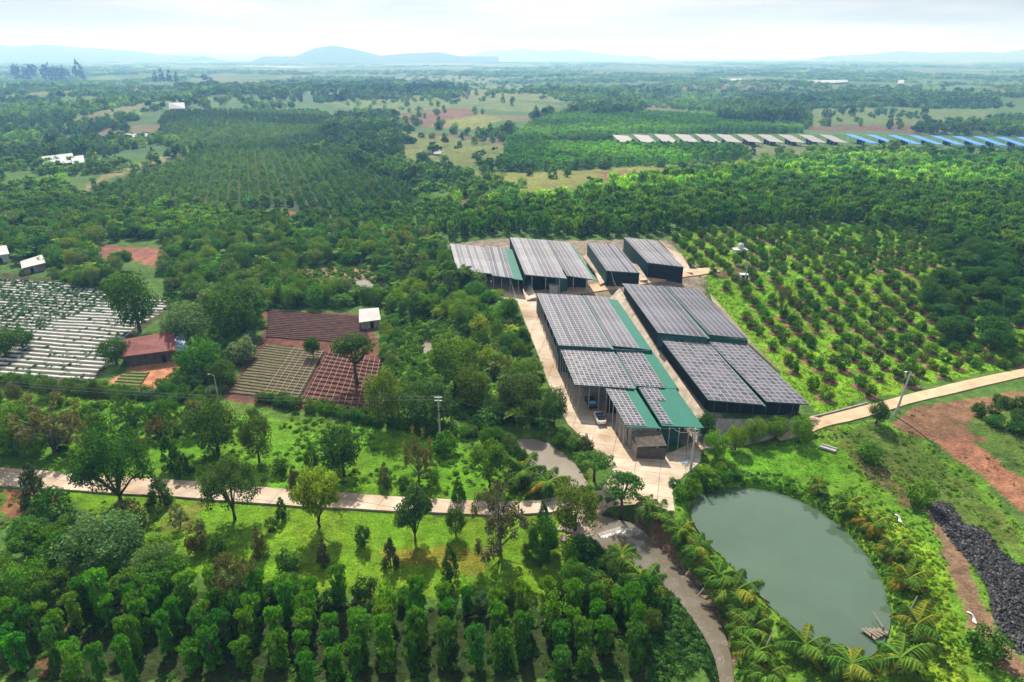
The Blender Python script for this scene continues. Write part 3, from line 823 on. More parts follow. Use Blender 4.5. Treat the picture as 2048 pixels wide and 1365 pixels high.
# front right pair on the raised pad
qB2l, qB2r = [(1319, 677), (1417, 686), (1524, 809), (1420, 803)], [(1421, 684), (1488, 690), (1622, 808), (1529, 806)]
b2 = Shed('wide black walled solar shed above the retaining wall', [(1319, 677), (1488, 690), (1622, 808), (1420, 803)], 8.4, 6.2, GRP)
B2 = b2.bay(qB2l, 8.4, 6.2, 8, 18, True, 'glass_skygrey')
B2b = b2.bay(qB2r, 8.4, 6.2, 7, 18, True, 'glass_skygrey')
mb = MB(); slab(mb, B2[0] + B2[1] * .99, (B2b[0] - B2[0] - B2[1]) + B2[1] * .02, B2[2], -.35, -.18); part('valley_gutter', mb, M['greendark'], b2.root)
dv = B2[2] * -.05
fL, fR = B2[0] + B2[2] + dv, B2b[0] + B2b[1] + B2b[2] + dv - B2b[1] * .12
b2.wall(fL + B2[1] * .06, fR, 'net', down=2.9)
b2.wall(B2[0] + B2[1] * .06, fL + B2[1] * .06, 'net')
b2.posts(fL - B2[2] * .0 + B2[1] * .06, fR, 7, 'steel', .07)
b2.wall(B2b[0] + B2b[1] * .9, fR - B2b[1] * .02, 'net')
# rear right pair
qB1l, qB1r = [(1245, 568), (1325, 574), (1414, 676), (1316, 667)], [(1329, 573), (1397, 580), (1494, 677), (1420, 672)]
b1 = Shed('rear right solar shed with long pale panel strips below the ramp', [(1245, 568), (1397, 580), (1494, 677), (1316, 667)], 11.2, 9.6, GRP)
B1 = b1.bay(qB1l, 11.2, 9.6, 8, 5, False, 'glass_skygrey')
B1b = b1.bay(qB1r, 11.2, 9.6, 7, 5, False, 'glass_skygrey')
mb = MB(); slab(mb, B1[0] + B1[1] * .99, (B1b[0] - B1[0] - B1[1]) + B1[1] * .02, B1[2], -.35, -.18); part('valley_gutter', mb, M['greendark'], b1.root)
b1.wall(B1[0] + B1[2] + up, B1[0] + B1[1] + B1[2] + up, 'greendark', down=6.5)
b1.wall(B1b[0] + B1b[2] + up, B1b[0] + B1b[1] + B1b[2] + up, 'greendark', down=6.5)
b1.wall(B1[0] + B1[1] * .06, B1[0] + B1[2] + B1[1] * .06, 'net')
b1.posts(B1[0], B1[0] + B1[1], 5, 'white', .16)
# back row
qC1l, qC1r, qC1g = [(897, 489), (969, 494), (984, 550), (918, 541)], [(970, 493), (1008, 497), (1026, 558), (985, 552)], [(1008, 498), (1024, 499), (1046, 561), (1027, 558)]
c1 = Shed('leftmost back row solar shed behind the small palm', [(897, 489), (1024, 499), (1046, 561), (918, 541)], 11.2, 8.6, GRP)
C1 = c1.bay(qC1l, 10.3, 9.2, 9, 2, False, 'glass_skygrey'); C1b = c1.bay(qC1r, 10.3, 9.2, 5, 2, False, 'glass_skygrey'); C1g = c1.roof(qC1g, 10.3, 9.15, 'greenmetal')
c1.posts(C1[0] + C1[2], C1g[0] + C1g[1] + C1g[2], 8)
c1.wall(C1[0] + C1[2] * .45, C1g[0] + C1g[1] + C1g[2] * .45, 'net'); c1.wall(C1g[0] + C1g[1], C1g[0] + C1g[1] + C1g[2], 'net')
qC2l, qC2r, qC2g = [(1020, 476), (1091, 481), (1134, 559), (1050, 550)], [(1091, 481), (1138, 486), (1186, 561), (1135, 552)], [(1138, 487), (1143, 488), (1194, 562), (1187, 561)]
c2 = Shed('second back row solar shed with forked roof props', [(1020, 476), (1143, 488), (1194, 562), (1050, 550)], 12.4, 9.9, GRP)
C2 = c2.bay(qC2l, 12.4, 9.9, 9, 3, False, 'glass_skygrey'); C2b = c2.bay(qC2r, 12.4, 9.9, 6, 3, False, 'glass_skygrey'); C2g = c2.roof(qC2g, 12.35, 9.85, 'greenmetal')
c2.posts(C2[0] + C2[2], C2[0] + C2[1] + C2[2], 3, r=.12); c2.posts(C2b[0] + C2b[2], C2b[0] + C2b[1] + C2b[2], 2, r=.12)
c2.wall(C2[0] + C2[2] * .8, C2b[0] + C2b[1] + C2b[2] * .8, 'net'); c2.wall(C2[0], C2[0] + C2[2], 'net')
c2.wall(C2[0] + C2[1] * .75 + C2[2] * .97, C2b[0] + C2b[1] * .05 + C2b[2] * .97, 'greendark')
qC3 = [(1172, 488), (1236, 489), (1278, 549), (1215, 541)]
c3 = Shed('third back row solar shed with green left wall', qC3, 13.0, 10.7, GRP)
C3 = c3.bay(qC3, 13.0, 10.7, 8, 2, False, 'glass_skygrey')
c3.wall(C3[0] + C3[1] * .02, C3[0] + C3[2] + C3[1] * .02, 'greendark'); c3.wall(C3[0] + C3[2] * .98, C3[0] + C3[1] + C3[2] * .98, 'net'); c3.wall(C3[0] + C3[1] * .98, C3[0] + C3[1] * .98 + C3[2], 'net')
qC4 = [(1248, 475), (1312, 483), (1369, 535), (1294, 527)]
c4 = Shed('rightmost back row solar shed with black walls beside the rubble slope', qC4, 14.4, 11.8, GRP)
C4 = c4.bay(qC4, 14.4, 11.8, 8, 2, False, 'glass_skygrey')
c4.wall(C4[0] + C4[1] * .02, C4[0] + C4[2] + C4[1] * .02, 'greendark'); c4.wall(C4[0] + C4[2] * .98, C4[0] + C4[1] + C4[2] * .98, 'net'); c4.wall(C4[0] + C4[1] * .98, C4[0] + C4[1] * .98 + C4[2], 'net')

# sloping concrete faces and retaining walls
def slope_face(label, lo, hi, m, name='retaining_slope', th=.5, cat='retaining wall', n=None, world=False):
    """lo, hi: photo points with heights for the foot and the crest"""
    L = [Vector(p) if world else P3(*p) for p in lo]; Hh = [Vector(p) if world else P3(*p) for p in hi]
    c = sum(L + Hh, Vector()) / (2 * len(L))
    t = thing(name, label, cat, (c.x, c.y, min(p.z for p in L)))
    for i in range(len(L) - 1):
        k = 2
        for j in range(k):
            a, b_ = L[i].lerp(L[i + 1], j / k), L[i].lerp(L[i + 1], (j + .985) / k)
            c_, d = Hh[i].lerp(Hh[i + 1], (j + .985) / k), Hh[i].lerp(Hh[i + 1], j / k)
            dn = Vector((0, 0, -th)); wob_ = Vector((0, 0, random.uniform(-.04, .04)))
            mb = MB(); mb.hexa([p + dn for p in (a, b_, c_, d)], [p + wob_ for p in (a, b_, c_, d)]); part('concrete_panel', mb, M[m], t)
    return t
crest = [(28.4, 171), (32.0, 140), (34.2, 126), (36.2, 112.5)]
slope_face('long buff concrete slope between the two front shed rows', [(x - 2.7, y - .7, pad_z(y) - 2.8) for x, y in crest], [(x - .15, y, pad_z(y) + .12) for x, y in crest], 'slopeconc', world=True)
slope_face('pale concrete slope between the second and third back sheds', [(1166, 514, 8.5), (1190, 545, 7.4), (1200, 570, 6.6)], [(1178, 506, 10), (1202, 540, 8.6), (1216, 562, 7.2)], 'slopeconc')
slope_face('short grey concrete slope right of the leftmost back shed', [(1046, 556, 5.6), (1050, 578, 5.4), (1054, 600, 5.2)], [(1056, 550, 7), (1062, 572, 6.8), (1074, 594, 5.8)], 'slopeconc')
slope_face('stony slope between the third and fourth back sheds', [(1240, 500, 8.6), (1262, 535, 8.0), (1280, 562, 7.4)], [(1250, 497, 10.4), (1276, 530, 9.4), (1296, 560, 8.0)], 'stone')
slope_face('rubble slope right of the rightmost back shed', [(1318, 480, 9), (1345, 510, 8.6), (1370, 545, 8.2)], [(1332, 478, 11), (1362, 508, 10), (1386, 546, 8.8)], 'stone')
slope_face('pale earth bank along the right edge of the raised sheds', [(1402, 578, 5.4), (1450, 630, 5.0), (1500, 690, 4.4), (1560, 745, 3.8)], [(1407, 572, 6.2), (1455, 626, 5.8), (1504, 686, 5.0), (1562, 742, 4.2)], 'stone')
def wall_run(label, pts, z0, z1, m, th=.35, name='retaining_wall'):
    Q = [Vector((*P(px, py, z0), z0)) for px, py in pts]
    c = sum(Q, Vector()) / len(Q)
    t = thing(name, label, 'retaining wall', (c.x, c.y, z0))
    for a, b_ in zip(Q[:-1], Q[1:]):
        d = (b_ - a); n = Vector((-d.y, d.x, 0)).normalized() * th; b2_ = a + d * .995
        mb = MB(); mb.hexa([a, b2_, b2_ + n, a + n], [p + Vector((0, 0, z1 - z0)) for p in (a, b2_, b2_ + n, a + n)]); part('wall_panel', mb, M[m], t)
foot = [P(1404, 896, .05), P(1450, 891, .05), P(1500, 885, .05), P(1550, 877, .05), P(1594, 864, .05)]
slope_face('grey battered concrete wall under the wide black shed', [(x, y, -.1) for x, y in foot], [(36.2 + 5.05 * k, 111.1 - .15 * k, 3.12) for k in range(5)], 'wallconc', world=True, th=.3)
wall_run('dark wall of the ramp behind the rear right shed', [(1235, 604), (1290, 594), (1345, 586), (1400, 578)], 4.6, 7.0, 'wallconc')
wall_run('low dark kerb wall between road and orchard', [(1618, 842), (1660, 832), (1735, 812)], 2.4, 3.1, 'wallconc', .3)

# long shadeless sheds far off
GF = 'row of far sheds beyond the plantation'
ords = ['first', 'second', 'third', 'fourth', 'fifth', 'sixth', 'seventh', 'eighth', 'ninth', 'tenth', 'eleventh']
def far_shed(q, label, m, hz):
    pts = [P(*p) for p in q]
    g = np.mean([Tz(*p) for p in pts])
    C = [Vector((*P(q[0][0], q[0][1], g + 6.5), g + 6.5)), Vector((*P(q[1][0], q[1][1], g + 6.5), g + 6.5)), Vector((*P(q[2][0], q[2][1], g + 4), g + 4)), Vector((*P(q[3][0], q[3][1], g + 4), g + 4))]
    o, u, v = affine(C); c = o + u / 2 + v / 2
    t = thing('long_shed', label, 'shed', (c.x, c.y, g), group=GF)
    mb = MB(); slab(mb, o, u, v, -.25, 0); part('roof', mb, M[m], t)
    mb = MB()
    for a in (.04, .96):
        for b_ in np.linspace(.04, .96, 5):
            p = o + u * a + v * b_; mb.tube([(p.x, p.y, g - 8), (p.x, p.y, p.z - .25)], .2, 4)
    part('posts', mb, M['steel'], t)
    mb = MB(); a, b_ = o + u * .1 + v * .5, o + u * .9 + v * .5
    mb.hexa([(a.x, a.y, g - 8), (b_.x, b_.y, g - 8), (b_.x, b_.y + .3, g - 8), (a.x, a.y + .3, g - 8)], [(a.x, a.y, a.z - .3), (b_.x, b_.y, b_.z - .3), (b_.x, b_.y + .3, b_.z - .3), (a.x, a.y + .3, a.z - .3)])
    part('wall', mb, M['net'], t)
M['farwhite'] = mat('pale_far_walls', (.30, .32, .36), .7, .2, noise=(.3, .1))
M['fartin'] = mat('pale_far_roof', (.20, .19, .195), .6, .25, noise=(.05, .15))
for k in range(11):
    x = 1227 + 41.5 * k; y = 270 - 2.5 * math.sin(min(k, 4) / 4 * 1.6) + .15 * k
    wv = 27 - 1.0 * k; L = 21 + 2.2 * k
    far_shed([(x, y), (x + wv, y + 2.2), (x + wv + L, y + 17.5), (x + L * .5, y + 15)], f'{ords[k]} grey roofed far shed from the left of the row', 'fartin', 0)
for k in range(9):
    x = 1690 + 43 * k; y = 268.5 + .7 * k
    far_shed([(x, y), (x + 15, y + 1.2), (x + 72, y + 19), (x + 48, y + 18)], f'{ords[k]} blue roofed far shed from the left of the row', 'bluetin', 0)

# ------------------------------------------------------------------ small buildings
def gable(label, q, eave, ridge, roofm, wallm, name='farmhouse', cat='house', door=None, over=.4, mono=False, roof2=None):
    """q: four ground corners in the photo: back-left, back-right, front-right, front-left"""
    C = GA(q); g = float(C[:, 2].min()); C = [Vector((p[0], p[1], g)) for p in C]
    c = sum(C, Vector()) / 4
    t = thing(name, label, cat, (c.x, c.y, g))
    zs = [eave] * 4 if not mono else [ridge, ridge, eave, eave]
    for i in range(4):
        a, b_ = C[i], C[(i + 1) % 4]
        d = (c - (a + b_) / 2); d.z = 0; n = d.normalized() * .15
        mb = MB(); mb.hexa([a, b_, b_ + n, a + n], [p + Vector((0, 0, h)) for p, h in zip((a, b_, b_ + n, a + n), (zs[i], zs[(i + 1) % 4], zs[(i + 1) % 4], zs[i]))])
        w = part('wall', mb, M[wallm], t)
    def ov(p, f=1.0 + over / 3): return c + (p - c) * f
    E = [ov(p) + Vector((0, 0, h)) for p, h in zip(C, zs)]
    th = Vector((0, 0, .1))
    if mono:
        mb = MB(); mb.hexa(E, [p + th for p in E]); part('roof', mb, M[roofm], t)
    else:
        r0, r1 = (E[0] + E[3]) / 2, (E[1] + E[2]) / 2
        r0 = r0 + Vector((0, 0, ridge - eave)); r1 = r1 + Vector((0, 0, ridge - eave))
        mb = MB(); mb.hexa([E[3], E[2], r1, r0], [p + th for p in (E[3], E[2], r1, r0)]); part('roof_slope', mb, M[roofm], t)
        mb = MB(); mb.hexa([r0, r1, E[1], E[0]], [p + th for p in (r0, r1, E[1], E[0])]); part('roof_slope', mb, M[roof2 or roofm], t)
        for a, b_, r in ((C[0], C[3], r0), (C[1], C[2], r1)):
            a, b_ = a + Vector((0, 0, eave)), b_ + Vector((0, 0, eave)); rr = Vector(((a.x + b_.x) / 2, (a.y + b_.y) / 2, g + ridge - .05))
            n = (c - rr); n.z = 0; n = n.normalized() * .12
            mb = MB(); mb.add([a, b_, rr, a + n, b_ + n, rr + n], [(0, 1, 2), (5, 4, 3), (0, 3, 4, 1), (1, 4, 5, 2), (2, 5, 3, 0)]); part('gable_wall', mb, M[wallm], t)
    a, b_ = C[3], C[2]; d = (b_ - a).normalized(); n = Vector((d.y, -d.x, 0)) * .05
    if door is not None:
        p = a.lerp(b_, door); q2 = p + d * .9
        mb = MB(); mb.hexa([p, q2, q2 + n, p + n], [x + Vector((0, 0, 1.9)) for x in (p, q2, q2 + n, p + n)]); part('door', mb, M['net'], t)
    return t, C, g
hs, C, g = gable('old board house with red tin roof beside the striped field', [(262, 706), (345, 690), (352, 722), (256, 735)], 3.0, 5.2, 'rust', 'wood', door=.72, roof2='rust2')
# lean-to wing and tarp of that house
a, b_ = C[1], C[2]
mb = MB(); p0, p1 = a + Vector((0, 0, 3.0)), b_ + Vector((0, 0, 2.8)); e = Vector((2.6, 1.2, -.7))
mb.hexa([p0, p1, p1 + e, p0 + e], [p + Vector((0, 0, .06)) for p in (p0, p1, p1 + e, p0 + e)]); part('tarp_awning', mb, M['bluetarp'], hs, label='blue and white tarp awning')
for p in (p0 + e, p1 + e):
    mb = MB(); mb.tube([(p.x - .1, p.y, g), (p.x - .1, p.y, p.z)], .06, 6); part('awning_post', mb, M['wood'], hs)
gable('small grey block hut with sloping tin roof above the dark red plot', [(722, 640), (757, 638), (760, 655), (722, 660)], 2.3, 2.9, 'tin', 'wallconc', 'field_hut', 'hut', door=.5, mono=True)
gable('low shed with white tin roof behind the mulched field', [(48, 538), (84, 526), (92, 540), (50, 550)], 2.4, 3.6, 'tin', 'wallconc', 'tin_shed', 'shed', door=.3)
gable('pale farmhouse cut by the left edge above the mulched field', [(-30, 516), (14, 510), (20, 524), (-30, 532)], 3.0, 4.6, 'tin', 'white', 'farmhouse', 'house', door=.6)
gable('long white hall with flat pale roof among the trees at left', [(92, 334), (146, 327), (150, 340), (92, 344)], 5.0, 6.2, 'farwhite', 'farwhite', 'farm_hall', 'hall', mono=True)
gable('small pale roofed annex right of the long white hall', [(148, 336), (170, 332), (172, 340), (150, 343)], 4.5, 6.5, 'farwhite', 'wallconc', 'farm_annex', 'shed', mono=True)
gable('low grey roofed shed amid the left plantation', [(226, 283), (262, 281), (264, 284), (226, 286)], 4.2, 5.6, 'fartin', 'wallconc', 'long_barn', 'shed', mono=True)
gable('paler low shed right of the low grey one in the left plantation', [(262, 282), (296, 280), (297, 283), (264, 285)], 4.2, 5.4, 'fartin', 'farwhite', 'long_barn', 'shed', mono=True)
gable('white gabled house high in the left plantation', [(342, 222), (370, 221), (370, 226), (342, 226)], 4.5, 10, 'farwhite', 'farwhite', 'farmhouse', 'house')
gable('white roofed house among trees on the far plain', [(1462, 165), (1480, 165), (1481, 168), (1462, 168)], 9, 15, 'farwhite', 'farwhite', 'farmhouse', 'house')
gable('long pale greenhouse on the far right plain', [(1620, 166), (1690, 165), (1690, 168), (1620, 169)], 5, 9, 'farwhite', 'farwhite', 'greenhouse', 'greenhouse')
gable('tiny white house beside far tree line at right', [(1795, 170), (1806, 170), (1806, 173), (1795, 173)], 6, 12, 'farwhite', 'farwhite', 'farmhouse', 'house')

# steel hopper box by the lane
c = G(1107, 588)
t = thing('steel_container', 'grey steel box standing on the lane before the second back shed', 'container', c)
mb = MB(); mb.box((c.x, c.y, c.z + 1.35), (2.4, 2.2, 2.3)); part('body', mb, M['steel'], t)
mb = MB(); mb.box((c.x, c.y, c.z + 2.58), (2.6, 2.4, .12)); part('lid', mb, M['tin'], t)
for sx in (-1, 1):
    for sy in (-1, 1):
        mb = MB(); mb.box((c.x + sx * 1.0, c.y + sy * .9, c.z + .1), (.15, .15, .25)); part('leg', mb, M['steel'], t)
# lean-to in front of the front shed
o = fl + A3L[1] * .18; d1 = A3L[1] * .85; 
base = [Vector((o.x, o.y, 0)), Vector((o.x + d1.x, o.y + d1.y, 0))]
g0 = min(Tz(p.x, p.y) for p in base)
t = thing('lean_to', 'dark lean-to with tin roof against the front of the green shed', 'lean-to', (base[0].x, base[0].y, g0))
e = Vector((.5, -3.2, 0))
r0, r1 = base[0] + Vector((0, 0, 3.6)), base[1] + Vector((0, 0, 3.9))
mb = MB(); mb.hexa([r0 + e + Vector((0, 0, -1.2)), r1 + e + Vector((0, 0, -1.0)), r1, r0], [p + Vector((0, 0, .08)) for p in (r0 + e + Vector((0, 0, -1.2)), r1 + e + Vector((0, 0, -1.0)), r1, r0)]); part('roof', mb, M['wood'], t)
for a_, b_, m_ in ((r0 + e * .95, r1 + e * .95, 'wood'), (r0, r0 + e * .95, 'wallconc')):
    d = b_ - a_; n = Vector((-d.y, d.x, 0)).normalized() * .1
    mb = MB(); mb.hexa([Vector((p.x, p.y, g0)) for p in (a_, b_, b_ + n, a_ + n)], [Vector((p.x, p.y, g0 + 2.35)) for p in (a_, b_, b_ + n, a_ + n)]); part('wall', mb, M[m_], t)
# blue tank and drums under the eave
c = G(1400, 880); t = thing('water_drum', 'blue plastic drum under the green eave by the round tree', 'drum', c)
mb = MB(); mb.tube([(c.x, c.y, c.z), (c.x, c.y, c.z + 1.1)], .45, 14); part('barrel', mb, M['bluebox'], t, smooth=False)
mb = MB(); mb.tube([(c.x, c.y, c.z + 1.1), (c.x, c.y, c.z + 1.18)], .47, 14); part('lid', mb, M['white'], t)

# water tank stand and cabinet in the orchard
c = G(1478, 514); t = thing('tank_stand', 'white platform on steel legs at the orchard top', 'tank stand', c)
mb = MB(); mb.box((c.x, c.y, c.z + 2.4), (4.2, 2.8, .2)); part('platform', mb, M['white'], t)
for sx in (-1, 1):
    for sy in (-1, 1):
        mb = MB(); mb.tube([(c.x + sx * 1.5, c.y + sy * 1.0, c.z), (c.x + sx * 1.5, c.y + sy * 1.0, c.z + 2.3)], .1, 6); part('leg', mb, M['steel'], t)
c2_ = Vector((c.x + .3, c.y + .3, c.z + 2.53)); t = thing('water_tank', 'round white water tank on the orchard stand', 'tank', c2_)
mb = MB(); mb.tube([c2_, c2_ + Vector((0, 0, 1.3)), c2_ + Vector((0, 0, 1.6))], [.85, .85, .4], 16); part('tank_body', mb, M['white'], t, smooth=True)
mb = MB(); mb.tube([c2_ + Vector((0, 0, 1.6)), c2_ + Vector((0, 0, 1.75))], .3, 12); part('lid', mb, M['steel'], t)
c = G(1486, 562); t = thing('pump_cabinet', 'white cabinet with dark panels beside the orchard pole', 'cabinet', c)
mb = MB(); mb.box((c.x, c.y, c.z + 1.0), (2.2, 1.6, 2.0)); part('body', mb, M['white'], t)
for k in (-.5, .5):
    mb = MB(); mb.box((c.x + k * .95 + .1, c.y - .82, c.z + 1.1), (.75, .06, 1.3)); part('dark_panel', mb, M['net'], t)
for px, py in ((1476, 533), (1538, 548)):
    c = G(px, py); t = thing('white_sack', 'white sack lying by the orchard track' if px < 1500 else 'white sack among bushes right of the orchard pole', 'sack', c)
    mb = MB(); mb.tube([c + Vector((-.6, 0, .3)), c + Vector((-.3, 0, .4)), c + Vector((.3, 0, .42)), c + Vector((.6, 0, .3))], [.2, .42, .45, .2], 10); part('cloth', mb, M['white'], t, smooth=True)

# ------------------------------------------------------------------ poles and wires
def pole(px, py, h, label, arm=0, lamp=False, lean=0.0, k=1.0):
    c = G(px, py); t = thing('utility_pole', label, 'utility pole', c, group='concrete utility poles')
    top = c + Vector((lean, 0, h))
    mb = MB(); mb.tube([c - Vector((0, 0, .3)), top], [.24 * k, .13 * k], 8); part('shaft', mb, M['pole'], t)
    if arm:
        for k, dz in ((0, -.25), (1, -.9)):
            mb = MB(); p = top + Vector((0, 0, dz)); mb.box((p.x, p.y, p.z), (arm, .12, .12)); a = part('crossarm', mb, M['steel'], t)
            for s in (-.42, 0, .42):
                mb = MB(); mb.tube([(p.x + s * arm, p.y, p.z + .06), (p.x + s * arm, p.y, p.z + .28)], [.06, .04], 6); part('insulator', mb, M['white'], a)
    if lamp:
        mb = MB(); mb.tube([top + Vector((0, 0, -.3)), top + Vector((-.5 * k, -.3 * k, .3)), top + Vector((-1.3 * k, -.8 * k, .45))], .05 * k, 6); part('lamp_arm', mb, M['steel'], t)
        mb = MB(); p = top + Vector((-1.5 * k, -.9 * k, .42)); mb.box(p, (.55 * k, .3 * k, .12), rz=.5); part('lamp_head', mb, M['white'], t)
    return top
t1 = pole(880, 876, 8.6, 'grey concrete utility pole with crossarms at the hedge', 1.4)
t2 = pole(1381, 941, 8.2, 'grey concrete pole at the yard edge above the pond', 1.0)
t3 = pole(1789, 833, 9.2, 'leaning concrete pole with lamp arm beside the earth road', 0, True, 1.0)
t4 = pole(437, 800, 5.6, 'thin concrete pole with lamp left of the vegetable beds', 0, True, k=.55)
t5 = pole(1489, 572, 7.0, 'concrete pole standing in the orchard by the white cabinet', .8)
def wire(a, b_, sag, label, r=.016):
    pts = []
    for k in range(13):
        s = k / 12; p = a.lerp(b_, s); pts.append(p - Vector((0, 0, sag * 4 * s * (1 - s))))
    mb = MB(); mb.tube(pts, r, 4)
    o = ob('overhead_wire', mb.mesh('overhead_wire', M['wire']), label=label, category='wire', group='overhead wires')
t6 = P3(760, 778, 8.5)
lw = GA([(-60, 830)])[0]; far_end = Vector((lw[0], lw[1], lw[2] + 8.3))
for k, (dx, dz) in enumerate(((-.6, 0.05), (.6, .05), (-.6, -.6), (.6, -.6))):
    wire(t1 + Vector((dx, 0, dz)), far_end + Vector((dx, 0, dz)), 1.8, ['upper rear', 'upper front', 'lower rear', 'lower front'][k] + ' wire running left from the hedge pole')
wire(t2, A3R[0] + A3R[2] + A3R[1] * .25 + Vector((0, 0, -.2)), 1.0, 'service cable from the yard pole to the green roof', .03)
wire(t2, t1, 2.0, 'wire between the hedge pole and the yard pole')
wire(t2, t3, 2.2, 'wire between the yard pole and the leaning lamp pole')

wire(C3[0] + C3[2] + C3[1] * .15, B1[0] + Vector((0, 0, .2)), 2.5, 'pale cable slung from the third back shed to the rear right shed', .04)

# ------------------------------------------------------------------ odds and ends round the pond
jc = P3(1752, 1272, POND_Z); t = thing('plank_jetty', 'small broken plank jetty at the right end of the pond', 'jetty', jc)
for k in range(5):
    mb = MB(); mb.box((jc.x - 1.0 + .5 * k, jc.y + .12 * k, jc.z + .35 + .03 * (k % 2)), (.36, 2.0 - .2 * k, .06), rz=.5 + .1 * k); part('plank', mb, M['bark_pale'], t)
for dx_, dy_ in ((-.9, -.5), (1.0, .5)):
    mb = MB(); mb.tube([(jc.x + dx_, jc.y + dy_, jc.z - 1), (jc.x + dx_, jc.y + dy_, jc.z + .9)], .07, 6); part('stake', mb, M['wood'], t)
mb = MB(); mb.tube([(jc.x + 1.2, jc.y + .6, jc.z + .5), (jc.x + 1.1, jc.y + 3.2, jc.z + .7)], .08, 6); part('handrail', mb, M['bark_pale'], t)
for k, (px, py) in enumerate([(1432, 952), (1457, 950), (1478, 953), (1490, 948), (1520, 958)]):
    c = G(px, py); mb = MB(); mb.tube([(0, 0, -.2), (.02, .03, 1.0)], .07, 6)
    ob('white_stake', mb.mesh('white_stake', M['white']), None, c, label=['leftmost', 'second', 'middle', 'fourth', 'rightmost'][k] + ' short white stake along the upper pond bank', category='stake', group='white stakes on the pond bank')
for px, py, h, lx, lab in ((1524, 1310, 3.6, .9, 'pale leaning pole among palms left of the pond'), (1818, 1225, 2.4, .6, 'pale leaning stick among weeds right of the pond'), (1388, 1200, 1.8, 1.2, 'bent pale pipe by the stream')):
    c = G(px, py); mb = MB(); mb.tube([(0, 0, -.3), (lx * .5, .1, h * .5), (lx, .2, h)], [.09, .08, .06], 6)
    ob('leaning_pole', mb.mesh('leaning_pole', M['pole']), None, c, label=lab, category='pole')
c = P3(1518, 1192, POND_Z); mb = MB(); mb.tube([(-1.1, 1.3, .08), (0, 0, .14), (.9, -1.3, .06)], [.16, .18, .13], 8)
ob('floating_log', mb.mesh('floating_log', M['bark_pale'], True), None, c, label='pale log floating at the left shore of the pond', category='log')
a = G(1640, 893); b_ = G(1672, 903)
t = thing('drain_channel', 'white concrete drain channel on the slope above the pond', 'drain', a)
d = (b_ - a); n = Vector((-d.y, d.x, 0)).normalized() * .45
for sgn in (-1, 1):
    q = n * sgn; mb = MB(); mb.hexa([a + q, b_ + q, b_ + q * 1.35, a + q * 1.35], [p + Vector((0, 0, .35)) for p in (a + q, b_ + q, b_ + q * 1.35, a + q * 1.35)]); part('channel_side', mb, M['pole'], t)
mb = MB(); mb.hexa([a - n, b_ - n, b_ + n, a + n], [p + Vector((0, 0, .12)) for p in (a - n, b_ - n, b_ + n, a + n)]); part('channel_bed', mb, M['wallconc'], t)
for k, (px, py) in enumerate([(1935, 1225), (1945, 1262), (1790, 1030)]):
    c = G(px, py); vs = []; L_ = 2.6
    for i in range(6):
        for w_ in (-.16, 0, .16): vs.append((.25 * math.sin(i * 1.3) + w_, -L_ / 5 * i, .18 + .10 * math.sin(i * 2.1 + w_ * 9)))
    fs = [(i * 3 + j, i * 3 + j + 1, i * 3 + j + 4, i * 3 + j + 3) for i in range(5) for j in range(2)]
    ob('plastic_sheet', mesh_np('plastic_sheet', vs, fs, [M['steel']]), None, c, label=['upper grey plastic strip on the weeds by the rubble heap', 'lower grey plastic strip on the weeds by the rubble heap', 'grey plastic strip on the bank above the right pond palms'][k], category='plastic sheet', group='plastic strips on the weeds')

